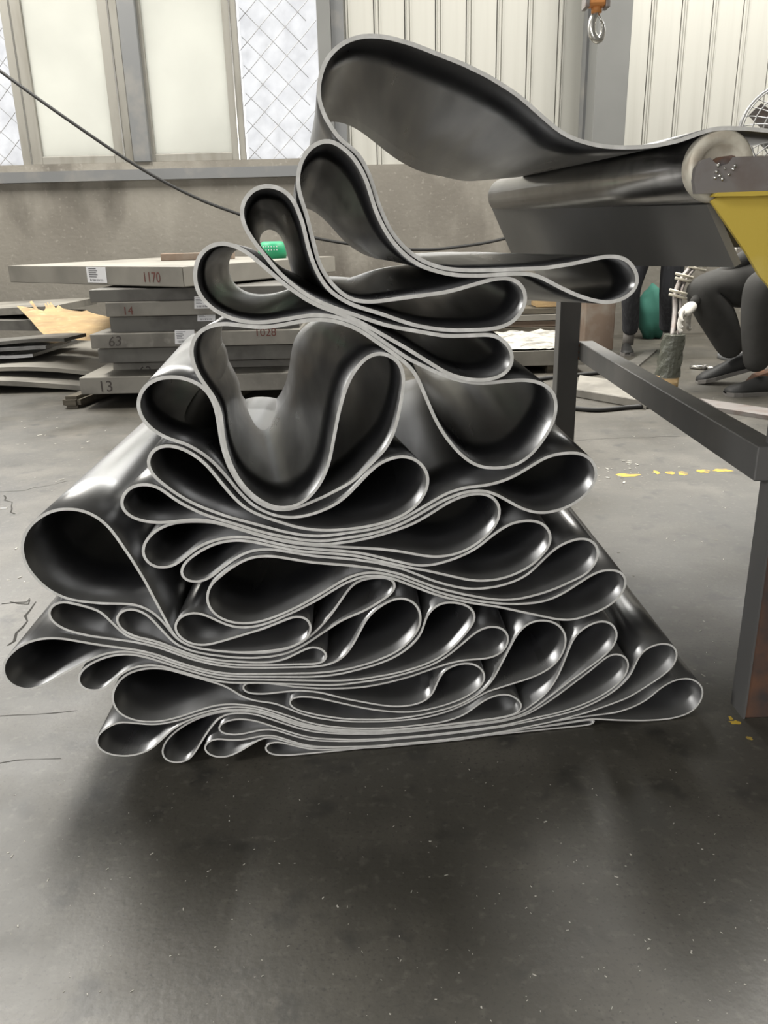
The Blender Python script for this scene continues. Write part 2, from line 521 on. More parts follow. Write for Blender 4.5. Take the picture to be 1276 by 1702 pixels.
sd = 1
for (a, b, y) in [(1024, 1060, 790), (1088, 1092, 785), (1110, 1120, 786), (1130, 1140, 787), (1160, 1176, 783), (1183, 1215, 782), (1232, 1236, 782)]:
    p, q = ground(a, y), ground(b, y)
    sd += 1
    patch('paint_mark', (p.x + q.x) / 2, (p.y + q.y) / 2, abs(q.x - p.x) / 2 + 0.01, 0.028, M['yellow_mark'], seed=sd)
for (x, y, rx, ry) in [(1222, 1201, 0.013, 0.008), (1245, 1227, 0.007, 0.006), (1214, 1194, 0.004, 0.008)]:
    p = ground(x, y)
    sd += 1
    patch('paint_mark', p.x, p.y, rx, ry, M['yellow_mark'], seed=sd)


def crack(pxs, w, seed):
    rr = random.Random(seed)
    pts = [ground(*p) for p in pxs]
    dense = []
    for a, b in zip(pts[:-1], pts[1:]):
        m = max(2, int((b - a).length / 0.03))
        for k in range(m):
            q = a.lerp(b, k / m)
            q += Vector((rr.uniform(-1, 1), rr.uniform(-1, 1), 0)) * w * 1.6
            dense.append(q)
    vs, fs = [], []
    for i, q in enumerate(dense):
        d = (dense[min(i + 1, len(dense) - 1)] - dense[max(i - 1, 0)])
        n = Vector((-d.y, d.x, 0)).normalized() * w * 0.45 * rr.uniform(0.25, 1.0)
        vs += [(q.x + n.x, q.y + n.y, 0.0005), (q.x - n.x, q.y - n.y, 0.0005)]
        if i:
            k = 2 * i
            fs.append((k - 2, k - 1, k + 1, k))
    link('crack', mesh('crack', vs, fs), M['crack'], floor)


crack([(0, 818), (40, 815), (75, 808), (125, 796)], 0.004, 3)
crack([(12, 822), (14, 836), (24, 850), (28, 862)], 0.008, 4)
crack([(0, 1005), (40, 1003), (70, 985)], 0.006, 5)
crack([(52, 1003), (50, 1025), (38, 1045), (20, 1065), (0, 1085)], 0.009, 6)
crack([(20, 1000), (48, 1006), (60, 990)], 0.012, 16)
crack([(945, 733), (1000, 729), (1080, 727), (1140, 724)], 0.005, 7)
crack([(0, 1192), (90, 1184), (165, 1178)], 0.0025, 8)
crack([(0, 1268), (60, 1262), (140, 1256)], 0.0025, 9)

# pale chips and crumbs lying on the concrete
rr = random.Random(11)
bm = bmesh.new()
for i in range(380):
    if i < 230:
        p = ground(rr.uniform(0, 1276), rr.uniform(1262, 1700))
        s = rr.choice([0.0005, 0.0006, 0.0007, 0.0009, 0.0014])
    elif i < 300:
        p = ground(rr.uniform(940, 1210), rr.uniform(650, 1150))
        s = rr.choice([0.0015, 0.002, 0.003])
    else:
        p = ground(rr.uniform(960, 1090), rr.gauss(785, 14)) if i < 340 else ground(rr.uniform(0, 190), rr.uniform(640, 1000))
        s = rr.choice([0.002, 0.003, 0.005])
    a = rr.uniform(0, math.pi)
    lx, ly = s * rr.uniform(0.8, 2.6), s * rr.uniform(0.4, 0.9)
    v = []
    for (dx, dy) in ((-lx, -ly), (lx, -ly * 0.6), (lx * 0.7, ly), (-lx * 0.8, ly * 0.7)):
        v.append((p.x + dx * math.cos(a) - dy * math.sin(a), p.y + dx * math.sin(a) + dy * math.cos(a)))
    hexa(bm, [(x, y, 0.0002) for x, y in v] + [(x * 0.999 + p.x * 0.001, y, 0.0002 + s * 0.4) for x, y in v])
tag(link('floor_debris', from_bm('floor_debris', bm), M['debris']), 'pale chips and crumbs scattered over the concrete floor', 'debris', kind='stuff')

# ================================================================ the folded rubber sheet
TH_LOW, TH_HIGH = 0.0032, 0.0058             # the sheet is a little thinner where the pile presses on it
PY0, PSL = 1.274, 0.118                     # the front edges stand in the upright plane y = PY0 + PSL * x
PK = math.sqrt(1 + PSL * PSL)
FOLD = """6516,10263 5680,10344 5280,10359 5082,10337 4585,10184 4270,10131 4031,10112 3751,10108 3511,10120 3313,10146 3041,10213 2892,10269 2784,10322 2649,10408 2172,10772 2005,10881 1653,11071 1285,11227 566,11473 255,11549 97,11570 -63,11575 -182,11562 -336,11520 -443,11467 -540,11397 -625,11313 -691,11214 -750,11066 -781,10910 -779,10791 -752,10675 -690,10528 -558,10328 -476,10242 -282,10103 -185,9977 -80,9761 34,9377 162,9085 224,8982 296,8886 405,8770 495,8690 660,8578 842,8498 1074,8438 1352,8409 1671,8402 2591,8411 3027,8462 3499,8551 3658,8557 3777,8542 3852,8518 3921,8478 3980,8425 4052,8330 4084,8258 4098,8180 4087,8104 4050,8035 3963,7955 3856,7902 3701,7866 3542,7868 3347,7913 3120,7990 2828,8122 2544,8272 2392,8324 2273,8339 2072,8346 1592,8328 1273,8340 1116,8361 960,8395 807,8439 659,8497 520,8576 395,8675 257,8819 161,8946 63,9120 -18,9303 -119,9647 -163,9759 -236,9900 -303,9999 -385,10086 -511,10183 -618,10234 -696,10242 -774,10229 -883,10184 -946,10136 -1025,10047 -1066,9979 -1108,9868 -1129,9750 -1128,9631 -1107,9513 -1026,9246 -913,8697 -881,8582 -833,8472 -750,8336 -648,8213 -561,8131 -462,8063 -351,8020 -193,7996 -34,7996 1001,8095 1197,8131 1737,8264 1895,8283 2013,8279 2088,8259 2157,8224 2217,8176 2263,8115 2291,8044 2302,7969 2293,7893 2268,7820 2207,7719 2126,7635 2060,7593 1949,7551 1832,7527 1673,7513 1193,7517 875,7551 562,7618 373,7681 -1,7824 -305,7922 -452,7985 -591,8064 -687,8135 -772,8219 -842,8317 -916,8458 -974,8607 -1026,8800 -1091,9154 -1183,9417 -1224,9486 -1306,9572 -1372,9614 -1485,9651 -1565,9657 -1644,9651 -1720,9631 -1790,9593 -1875,9511 -1919,9444 -1946,9370 -1955,9292 -1950,9213 -1932,9135 -1882,9027 -1774,8859 -1537,8537 -1431,8418 -1312,8311 -1124,8162 -990,8075 -847,8004 -663,7926 48,7662 280,7601 984,7456 1143,7444 1703,7444 1781,7431 1855,7404 1955,7339 2011,7283 2056,7219 2088,7147 2102,7070 2094,6992 2065,6920 2017,6858 1956,6810 1847,6765 1730,6743 1611,6738 1493,6746 1336,6773 1221,6805 1072,6863 933,6942 398,7293 -293,7708 -439,7778 -885,7952 -1095,8063 -1383,8275 -1884,8732 -2017,8820 -2165,8879 -2243,8893 -2322,8893 -2438,8866 -2539,8804 -2618,8715 -2672,8609 -2707,8455 -2700,8297 -2664,8184 -2577,8052 -2426,7923 -2251,7829 -2059,7773 -1901,7750 -1703,7748 -1113,7822 -954,7828 -716,7800 -523,7744 -376,7683 -238,7605 336,7181 469,7092 893,6874 1075,6793 1225,6739 1459,6686 1659,6665 2220,6691 2340,6688 2497,6661 2647,6607 2745,6540 2822,6449 2867,6340 2881,6222 2872,6103 2829,5949 2760,5805 2674,5670 2553,5511 2470,5425 2341,5332 2233,5281 2078,5245 1918,5239 1759,5252 1604,5291 1464,5366 1339,5466 1201,5610 1055,5801 949,5971 856,6148 596,6781 537,6886 463,6982 316,7120 -226,7521 -325,7585 -468,7654 -618,7709 -734,7738 -891,7760 -1090,7758 -1525,7693 -1725,7674 -1885,7683 -2318,7747 -2437,7744 -2514,7732 -2626,7696 -2695,7659 -2755,7610 -2823,7516 -2854,7445 -2869,7369 -2867,7251 -2846,7135 -2776,6950 -2608,6675 -2534,6488 -2514,6368 -2508,6045 -2485,5805 -2432,5571 -2347,5348 -2224,5144 -2092,4996 -1935,4875 -1829,4821 -1753,4797 -1675,4783 -1556,4784 -1439,4808 -1365,4837 -1264,4900 -1175,4978 -1096,5068 -1027,5165 -934,5341 -863,5528 -684,6304 -576,6642 -477,6853 -412,6948 -313,7064 -230,7138 -131,7189 -20,7208 55,7200 163,7157 257,7086 306,7027 349,6925 364,6815 359,6665 321,6441 255,6138 210,5987 151,5841 74,5703 2,5609 -433,5198 -530,5129 -634,5070 -994,4903 -1365,4762 -1556,4720 -1713,4720 -1790,4735 -1901,4774 -2005,4831 -2100,4902 -2236,5046 -2304,5143 -2384,5281 -2477,5500 -2536,5730 -2564,5926 -2589,6360 -2612,6516 -2637,6591 -2689,6697 -2733,6762 -2787,6819 -2917,6903 -3064,6957 -3218,6978 -3374,6969 -3487,6936 -3556,6900 -3620,6854 -3696,6765 -3746,6658 -3766,6543 -3749,6428 -3704,6319 -3608,6195 -3519,6118 -3420,6053 -3314,6001 -3090,5916 -2891,5777 -2770,5670 -2662,5551 -2542,5389 -2342,5087 -2188,4900 -2096,4820 -1996,4751 -1852,4678 -1738,4636 -1541,4601 -1340,4609 -1105,4661 -880,4747 -740,4825 -581,4947 -244,5288 -125,5394 -24,5458 86,5505 240,5541 358,5542 472,5510 542,5472 604,5424 679,5333 729,5226 744,5150 737,5032 701,4920 623,4784 544,4695 420,4598 317,4538 171,4476 18,4432 -178,4394 -376,4370 -614,4355 -854,4354 -1053,4368 -1290,4408 -1483,4462 -1928,4645 -2139,4758 -2267,4852 -2377,4969 -2496,5129 -2778,5561 -2855,5650 -2970,5758 -3133,5867 -3281,5920 -3359,5932 -3438,5931 -3547,5896 -3633,5820 -3684,5719 -3692,5644 -3667,5532 -3609,5431 -3530,5344 -3357,5179 -3202,5053 -3069,4964 -2895,4866 -2533,4694 -1674,4380 -1367,4294 -1130,4260 -890,4258 -293,4307 -135,4333 59,4378 211,4427 394,4506 958,4815 1107,4880 1340,4941 1740,4964 1896,4992 2050,5033 2234,5106 2683,5362 2757,5392 2872,5423 2991,5438 3151,5443 3270,5432 3347,5412 3453,5358 3515,5307 3564,5246 3613,5138 3628,5020 3615,4942 3568,4833 3472,4706 3383,4627 3248,4541 3102,4477 2948,4434 2750,4414 2631,4426 2514,4453 2329,4528 1922,4784 1814,4837 1660,4880 1581,4889 1461,4887 1265,4852 1038,4774 894,4705 435,4456 250,4376 98,4325 -98,4277 -335,4237 -971,4182 -1169,4198 -1405,4239 -1828,4356 -2016,4419 -2797,4732 -2976,4819 -3243,4991 -3364,5093 -3506,5230 -3606,5296 -3679,5325 -3757,5340 -3875,5336 -3951,5317 -4021,5280 -4105,5198 -4156,5093 -4164,5016 -4144,4941 -4100,4876 -4043,4821 -3940,4762 -3788,4714 -3630,4691 -3471,4688 -3115,4705 -2958,4692 -2841,4669 -2651,4610 -2020,4355 -1832,4290 -1451,4184 -1138,4130 -899,4115 -541,4137 -225,4182 125,4262 355,4327 505,4382 683,4472 1092,4711 1276,4783 1431,4818 1549,4827 1628,4822 1704,4808 1776,4780 1841,4738 1896,4686 1939,4623 1964,4552 1969,4438 1955,4362 1928,4290 1891,4222 1821,4127 1680,3990 1519,3877 1340,3791 1149,3739 952,3724 833,3731 676,3755 292,3858 -60,3931 -1129,4067 -1444,4120 -1676,4179 -1983,4276 -2578,4515 -2804,4592 -2922,4613 -3161,4633 -3360,4632 -3554,4591 -3698,4525 -3764,4481 -3853,4402 -3903,4340 -3941,4272 -3966,4197 -3972,4119 -3940,4007 -3863,3919 -3794,3882 -3718,3862 -3599,3863 -3486,3897 -3385,3960 -3132,4154 -2953,4242 -2762,4297 -2524,4322 -2366,4314 -2209,4286 -1712,4126 -1438,4056 -687,3944 -450,3899 -295,3857 430,3623 546,3596 664,3583 821,3588 976,3612 1206,3674 1391,3744 1534,3815 1636,3879 1854,4056 2018,4169 2160,4240 2274,4271 2471,4284 2627,4256 2699,4225 2763,4179 2817,4121 2858,4054 2888,3939 2875,3823 2840,3752 2794,3687 2635,3508 2471,3394 2290,3310 2099,3250 1902,3219 1662,3221 1426,3260 779,3464 356,3582 -445,3831 -718,3887 -1394,3983 -1784,4085 -2203,4216 -2437,4257 -2635,4250 -2829,4210 -3046,4113 -3247,3984 -3358,3871 -3393,3801 -3406,3725 -3400,3688 -3360,3625 -3330,3601 -3258,3570 -3140,3559 -3062,3571 -2988,3597 -2919,3637 -2601,3874 -2430,3972 -2323,4019 -2247,4040 -2131,4056 -1935,4051 -1818,4030 -1235,3880 -524,3762 -137,3672 286,3534 829,3265 1089,3164 1280,3104 1435,3069 1554,3056 1713,3052 1912,3065 2070,3090 2261,3144 2408,3206 2477,3246 2573,3318 2882,3630 2972,3709 3108,3792 3219,3837 3374,3874 3453,3877 3531,3866 3638,3817 3695,3763 3736,3697 3764,3584 3757,3507 3733,3432 3698,3361 3627,3267 3569,3214 3503,3170 3060,2986 2793,2904 2479,2845 2320,2830 2161,2829 2002,2845 1767,2891 1345,3010 855,3183 245,3485 -100,3598 -530,3697 -1238,3816 -1856,3974 -2016,3991 -2174,3982 -2252,3967 -2364,3928 -2572,3814 -2857,3598 -2911,3540 -2952,3473 -2990,3361 -2998,3282 -2992,3203 -2969,3128 -2933,3057 -2885,2993 -2828,2938 -2728,2873 -2580,2815 -2383,2786 -2184,2798 -1989,2843 -1725,2934 -1432,3061 -1081,3246 -775,3423 -634,3490 -449,3545 -254,3556 -59,3526 168,3452 313,3388 879,3103 1137,3001 1559,2876 1752,2829 2065,2768 2341,2737 2659,2736 2778,2749 2895,2775 3045,2828 3189,2896 3627,3172 3734,3226 3810,3250 3928,3266 4085,3250 4192,3203 4248,3150 4298,3044 4301,2928 4261,2817 4169,2687 4050,2582 3912,2501 3651,2402 3418,2346 3259,2341 3062,2373 1954,2719 1525,2819 1064,2961 771,3082 131,3402 -94,3473 -288,3490 -442,3471 -628,3412 -770,3347 -1182,3113 -1506,2958 -1916,2795 -2067,2747 -2221,2714 -2418,2705 -2611,2739 -2754,2804 -3053,2998 -3162,3042 -3239,3055 -3316,3053 -3425,3022 -3513,2956 -3554,2895 -3575,2789 -3560,2717 -3503,2619 -3415,2539 -3313,2482 -3204,2452 -3091,2445 -3016,2451 -2755,2507 -2105,2668 -1654,2826 -1579,2843 -1503,2843 -1431,2825 -1371,2786 -1348,2759 -1318,2694 -1306,2624 -1315,2553 -1343,2486 -1389,2428 -1448,2379 -1551,2320 -1662,2275 -1853,2241 -2204,2226 -2556,2244 -2866,2293 -3172,2362 -3355,2433 -3488,2517 -3544,2571 -3591,2633 -3656,2775 -3971,3673 -4142,4078 -4334,4474 -4411,4614 -4507,4741 -4625,4849 -4763,4929 -4916,4973 -5075,4988 -5233,4970 -5309,4946 -5417,4896 -5582,4783 -5692,4669 -5771,4531 -5807,4418 -5823,4301 -5814,4143 -5785,4029 -5719,3885 -5637,3752 -5538,3630 -5450,3551 -5285,3444 -5098,3375 -4748,3302 -4311,3252 -4195,3224 -4121,3194 -3988,3107 -3876,2993 -3785,2862 -3634,2586 -3586,2524 -3528,2471 -3430,2405 -3286,2337 -3094,2276 -2900,2229 -2466,2153 -2188,2129 -1909,2140 -1791,2163 -1676,2198 -1530,2261 -1427,2321 -1302,2417 -1154,2549 -970,2756 -655,3207 -574,3290 -512,3336 -443,3368 -369,3388 -176,3406 -22,3392 52,3370 117,3335 159,3282 168,3250 158,3185 102,3097 -15,3007 -251,2868 -393,2797 -728,2674 -836,2624 -1378,2279 -1590,2166 -1776,2098 -2010,2067 -2326,2068 -2641,2106 -3067,2203 -3331,2291 -3508,2384 -3631,2481 -3701,2572 -3956,2965 -4033,3055 -4093,3105 -4196,3159 -4308,3178 -4415,3151 -4473,3108 -4513,3048 -4524,3014 -4522,2942 -4472,2840 -4422,2781 -4363,2731 -4227,2654 -4006,2580 -3862,2518 -3447,2284 -3265,2202 -3038,2127 -2806,2069 -2326,1994 -2082,1974 -1960,1979 -1841,1999 -1728,2037 -1403,2184 -1328,2199 -1254,2192 -1185,2166 -1125,2124 -1081,2066 -1064,1998 -1071,1963 -1113,1903 -1181,1870 -1260,1863 -2186,1918 -2581,1958 -2892,2019 -3195,2113 -3453,2224 -3876,2456 -4261,2600 -4370,2653 -4433,2701 -4485,2758 -4732,3106 -4786,3160 -4851,3202 -5030,3280 -5290,3373 -5366,3381 -5439,3366 -5506,3332 -5561,3282 -5593,3217 -5597,3144 -5574,3073 -5533,3008 -5450,2926 -5351,2860 -5206,2793 -4980,2715 -4331,2554 -4067,2468 -3883,2391 -3386,2129 -3045,1999 -2696,1912 -2222,1857 -1348,1800 -1148,1805 -991,1836 -847,1902 -784,1951 -702,2038 -591,2202 -374,2618 -251,2768 -162,2843 -28,2928 80,2980 194,3009 272,3008 346,2990 448,2937 503,2884 546,2821 589,2713 600,2636 594,2519 574,2443 543,2371 478,2271 401,2180 249,2051 148,1987 40,1935 -262,1829 -613,1751 -971,1715 -1291,1716 -2524,1824 -2681,1845 -2875,1885 -3064,1939 -3284,2023 -3575,2157 -3930,2345 -4194,2448 -4822,2608 -5397,2780 -5592,2807 -5749,2802 -5942,2760 -6119,2674 -6272,2549 -6347,2456 -6383,2386 -6404,2310 -6410,2231 -6401,2152 -6375,2078 -6331,2013 -6272,1959 -6204,1920 -6129,1893 -6011,1885 -5859,1929 -5750,1978 -5470,2131 -5038,2333 -4891,2391 -4701,2439 -4504,2447 -4309,2419 -4119,2358 -3936,2281 -3583,2096 -3252,1946 -3029,1864 -2800,1803 -2566,1764 -1415,1640 -1096,1627 -817,1645 -462,1706 -189,1769 37,1845 217,1931 411,2067 544,2211 619,2346 694,2600 750,2697 823,2779 916,2838 986,2861 1100,2867 1216,2851 1367,2806 1464,2748 1534,2665 1568,2565 1564,2495 1521,2397 1412,2245 1288,2100 1152,1961 1062,1884 930,1798 787,1729 638,1673 445,1619 251,1576 14,1541 -462,1498 -821,1502 -1139,1532 -2721,1724 -2953,1777 -3180,1853 -3587,2035 -4050,2265 -4270,2346 -4425,2377 -4543,2381 -4660,2371 -4776,2348 -4889,2312 -4997,2265 -5100,2206 -5189,2128 -5235,2065 -5262,1992 -5267,1953 -5255,1877 -5239,1842 -5215,1812 -5151,1767 -5038,1734 -4922,1744 -4851,1776 -4756,1845 -4581,1996 -4417,2090 -4273,2132 -4087,2140 -3975,2124 -3829,2082 -3181,1790 -2992,1723 -2799,1671 -2639,1644 -2235,1605 -1159,1445 -960,1427 -719,1426 -239,1449 40,1476 395,1543 742,1633 925,1713 1095,1818 1253,1940 1525,2174 1657,2261 1730,2290 1806,2306 1884,2309 1997,2289 2066,2257 2146,2178 2180,2110 2194,2035 2188,1959 2144,1850 2096,1789 2002,1722 1930,1694 1817,1668 1389,1667 1154,1636 999,1599 388,1413 -4,1332 -281,1294 -481,1281 -721,1283 -1000,1301 -1278,1331 -1668,1398 -2076,1508 -2264,1550 -2460,1567 -2531,1552 -2560,1536 -2593,1485 -2579,1425 -2531,1376 -2426,1337 -2192,1309 -1753,1324 -1593,1316 -1435,1293 -1203,1236 -759,1063 -185,887 48,832 287,813 446,825 563,850 672,899 735,946 789,1004 829,1072 897,1259 968,1401 1015,1465 1074,1517 1180,1568 1296,1596 1415,1604 1532,1584 1604,1552 1667,1505 1719,1447 1757,1378 1775,1303 1767,1226 1734,1156 1685,1094 1626,1041 1527,974 1424,914 1315,864 1008,776 693,721 534,709 375,710 216,726 19,760 -214,814 -483,893 -1195,1156 -1386,1214 -1583,1243 -1661,1238 -1735,1215 -1764,1194 -1781,1166 -1784,1133 -1772,1098 -1726,1037 -1662,990 -1555,936 -1294,838 -948,739 -635,677 -198,629 162,615 362,622 601,643 839,679 1113,734 1267,778 1379,821 1522,892 1660,975 1812,1106 1909,1233 1985,1373 2290,2025 2348,2129 2449,2249 2509,2298 2577,2334 2652,2356 2767,2366 2883,2352 2994,2314 3093,2252 3175,2168 3216,2101 3254,1990 3263,1912 3253,1794 3221,1679 3169,1571 3099,1475 3015,1391 2847,1285 2738,1237 2548,1176 1851,998 1742,949 1568,847 1389,758 1241,696 1089,647 856,590 660,558 502,547 224,545 -176,558 -614,602 -967,666 -1276,749 -1463,820 -1608,888 -1881,1056 -2022,1130 -2097,1157 -2330,1214 -2478,1272 -2611,1353 -2777,1508 -2901,1595 -3040,1665 -3729,1974 -3838,2016 -3986,2047 -4136,2055 -4285,2039 -4394,2010 -4464,1981 -4528,1942 -4613,1866 -4684,1775 -4721,1707 -4759,1597 -4769,1520 -4765,1442 -4733,1329 -4695,1260 -4643,1201 -4580,1152 -4476,1093 -4402,1063 -4286,1033 -4088,1014 -3928,1025 -3654,1079 -3309,1183 -3076,1240 -2917,1253 -2717,1240 -2481,1195 -2252,1124 -1996,1013 -1495,765 -1309,693 -1118,636 -808,570 -498,524 -145,493 215,483 858,498 1015,518 1171,551 1323,598 1430,651 1718,862 1822,920 1973,966 2129,979 2239,947 2304,907 2390,835 2453,747 2462,713 2456,645 2421,586 2393,564 2325,534 2173,502 1973,481 1049,440 417,423 -14,428 -407,455 -838,514 -1225,601 -1414,663 -1636,753 -2099,989 -2321,1083 -2590,1153 -2709,1167 -2867,1169 -3143,1136 -3337,1092 -3683,995 -3998,946 -4197,953 -4665,1049 -4744,1044 -4821,1023 -4929,972 -5028,905 -5110,819 -5144,748 -5156,671 -5153,632 -5125,560 -5077,498 -4982,426 -4833,371 -4675,347 -4555,350 -4399,383 -4288,428 -4220,468 -3863,787 -3765,855 -3660,911 -3475,985 -3244,1049 -3048,1085 -2849,1100 -2611,1083 -2377,1033 -2155,945 -1695,708 -1401,590 -1059,494 -592,417 -39,372 556,367 1939,416 2256,453 2408,493 2541,558 2813,761 2923,868 3038,1024 3128,1198 3212,1420 3343,1837 3390,1947 3430,2016 3509,2105 3639,2196 3786,2256 3904,2271 3981,2258 4086,2204 4141,2148 4198,2044 4214,1967 4202,1850 4158,1739 4113,1674 4003,1559 3881,1455 3399,1101 2781,617 2555,481 2449,441 2302,403 2152,377 1959,359 655,313 -25,316 -621,364 -1050,431 -1355,508 -1689,633 -2149,872 -2332,952 -2525,1005 -2763,1034 -2922,1032 -3121,1010 -3277,975 -3429,925 -3575,860 -3713,780 -3841,685 -3958,576 -4029,480 -4080,373 -4094,295 -4086,218 -4054,148 -3996,98 -3923,68 -3807,51 -3693,73 -3599,144 -3502,270 -3353,507 -3216,704 -3085,856 -3023,906 -2952,943 -2875,964 -2794,970 -2594,955 -2476,930 -2363,893 -1685,556 -1428,452 -1197,396 -768,327 -261,277 283,259 1075,269 1942,303 2139,319 2333,352 2520,400 2626,440 2760,512 2956,634 3178,793 3771,1261 4039,1499 4145,1550 4223,1560 4335,1532 4400,1489 4451,1431 4490,1322 4484,1206 4442,1096 4351,967 4235,860 4072,747 3933,670 3788,605 3564,525 3374,472 3104,416 2676,361 2296,292 2102,267 1316,226 640,212 -118,219 -676,261 -1225,339 -1491,406 -1779,530 -2308,799 -2419,844 -2534,879 -2692,902 -2811,897 -2927,869 -2997,833 -3047,779 -3056,746 -3050,711 -3005,653 -2898,605 -2781,584 -2662,581 -2307,633 -2149,631 -2036,593 -1686,418 -1474,333 -1252,281 -824,224 -473,190 -159,174 800,167 1672,192 2226,234 3094,353 3404,408 3669,482 3923,592 4096,688 4228,777 4351,880 4434,966 4507,1062 4546,1132 4666,1472 4709,1540 4762,1598 4826,1646 4935,1692 5052,1713 5132,1712 5247,1684 5314,1645 5342,1617 5396,1514 5403,1396 5372,1282 5307,1182 5191,1073 5063,978 4656,722 4514,650 4402,606 4019,490 3710,408 3049,284 2112,176 1517,138 878,125 -317,134 -976,188 -1246,220 -1399,248 -1621,323 -2043,527 -2155,558 -2312,558 -2588,516 -2667,512 -2863,531 -3055,574 -3132,573 -3205,549 -3268,503 -3311,441 -3318,405 -3300,334 -3253,273 -3190,227 -3118,197 -3042,180 -2963,177 -2848,201 -2667,284 -2391,443 -2280,486 -2202,496 -2089,472 -1672,277 -1533,221 -1388,182 -1201,154 -236,87 1440,90 1998,124 2809,199 3629,258 4268,280 4426,302 4656,368 4872,471 4969,540 5175,729 5345,834 5495,885 5654,892 5732,879 5807,852 5907,788 5963,732 6004,664 6029,589 6037,511 6028,432 6005,357 5949,252 5898,191 5836,143 5690,82 5454,40 5215,37 4854,59 4374,121 3932,196 3811,205 2551,126 1366,37 -266,37 -595,67 -1171,92 -1353,112 -1571,171 -1964,332 -2078,352 -2153,348 -2221,321 -2266,271 -2272,239 -2266,206 -2227,147 -2167,104 -2095,78 -1866,42 -1256,35 3777,35 3887,48 3945,76 3960,96 3957,115 3936,129 3867,144 3790,146 3171,98 2353,70 1968,35"""
ctrl = np.array([[float(v) for v in p.split(',')] for p in FOLD.split()]) * 1e-4


def resample(P, ds):
    L = np.r_[0, np.cumsum(np.linalg.norm(np.diff(P, axis=0), axis=1))]
    n = int(L[-1] / ds) + 1
    s = np.linspace(0, L[-1], n)
    return np.c_[np.interp(s, L, P[:, 0]), np.interp(s, L, P[:, 1])]


mid = resample(ctrl, 0.0035)
for _ in range(6):
    mid[1:-1] = 0.5 * mid[1:-1] + 0.25 * (mid[:-2] + mid[2:])
mid = mid[::2]
NS = len(mid)
AX = math.radians(1.6)
axis = np.array([-math.sin(AX), math.cos(AX), 0.0])
WIDTH = 1.05


def plane_uv(px, py, shift=0.0):            # pixel -> (u, v) in the front plane, or in that plane moved back along the axis
    o = CAM - Vector(axis * shift)
    k = ray(px, py)
    t = (PY0 + PSL * o.x - o.y) / (k.y - PSL * k.x)
    p = o + k * t
    return p.x * PK, p.z


# where the rear edge wanders off the straight run of the folds: (front pixel, rear pixel); None = straight
REAR = [((1330, 222), None), ((1190, 213), (915, 281)), ((1125, 235), (885, 287)), ((1060, 244), (850, 293)), ((990, 240), (805, 293)),
        ((900, 190), (755, 297)), ((800, 118), (698, 289)), ((720, 84), (648, 258)), ((620, 57), (596, 216)), ((568, 70), (566, 203)),
        ((528, 150), (528, 206)), ((550, 212), (508, 238)), ((566, 233), (512, 262)), ((592, 252), (530, 345)), ((614, 290), (556, 364)), ((631, 345), (580, 396)), ((655, 392), (616, 414)),
        ((740, 447), None), ((910, 446), None), ((1010, 426), (845, 421)), ((1058, 465), (905, 465)), ((1010, 503), (880, 499)), ((930, 478), (830, 488)), ((860, 456), None),
        ((745, 456), None), ((650, 399), (610, 424)), ((624, 350), (572, 404)), ((608, 298), (548, 372)), ((588, 262), (525, 352)), ((548, 233), (503, 347)),
        ((503, 262), (485, 362)), ((497, 320), (482, 400)), ((519, 395), (505, 440)), ((555, 476), (545, 472)), ((613, 502), None), ((800, 549), None),
        ((632, 521), None), ((547, 482), (520, 478)), ((512, 410), (484, 462)), ((506, 380), (478, 448)), ((498, 355), (479, 414)), ((487, 331), (471, 394)),
        ((470, 315), (461, 381)), ((425, 313), (444, 381)), ((408, 330), (435, 390)), ((406, 374), (433, 408)), ((438, 421), (444, 424)), ((488, 474), (480, 462)), ((560, 514), None),
        ((655, 568), None), ((519, 504), (500, 470)), ((463, 464), (455, 446)), ((419, 425), (428, 420)), ((372, 404), (400, 410)), ((332, 425), (382, 424)), ((324, 450), (378, 440)),
        ((327, 480), (380, 468)), ((340, 502), (390, 483)), ((362, 520), (408, 492)), ((385, 531), (432, 496)), ((412, 537), (455, 490)), ((440, 537), (475, 480)),
        ((476, 531), (500, 474)), ((551, 524), None), ((700, 608), None), ((690, 623), None), ((625, 568), None), ((574, 537), None), ((476, 538), (470, 488)), ((407, 540), (420, 500)), ((347, 542), (374, 524)),
        ((317, 576), (369, 548)), ((319, 603), (372, 578)), ((350, 658), (388, 624)), ((363, 684), (397, 646)), ((384, 776), (407, 662)), ((420, 824), (418, 669)), ((446, 840), (430, 672)),
        ((495, 840), (452, 667)), ((532, 804), (467, 650)), ((552, 745), (480, 623)), ((567, 669), (488, 585)), ((596, 607), (494, 550)), ((635, 582), (540, 520)),
        ((673, 625), (600, 545)), ((640, 749), (555, 600)), ((559, 818), (490, 662)), ((465, 852), (436, 682)), ((413, 831), (408, 676)), ((376, 772), (396, 665)), ((363, 703), (388, 645)), ((340, 645), (376, 590)),
        ((313, 631), (370, 556)), ((282, 627), (364, 546)), ((254, 633), (356, 548)), ((227, 677), (348, 576)), ((257, 721), (360, 622)), ((307, 741), (378, 650)), ((354, 770), (392, 676)), ((396, 815), (405, 692)),
        ((446, 853), (430, 698)), ((496, 860), (464, 694)), ((559, 837), (502, 672)), ((606, 791), (545, 636)), ((675, 758), None), ((711, 806), None), ((622, 873), None), ((534, 880), (492, 704)),
        ((465, 865), (445, 708)), ((407, 841), (408, 706)), ((361, 790), (390, 690)), ((321, 751), (378, 668)), ((281, 737), (366, 656)), ((250, 753), (354, 660)), ((253, 787), (358, 682)), ((312, 832), (388, 706)),
        ((380, 860), (425, 720)), ((450, 878), (462, 726)), ((540, 891), (535, 712)), ((653, 869), None), ((741, 822), None)]
keys = []
lo = 0
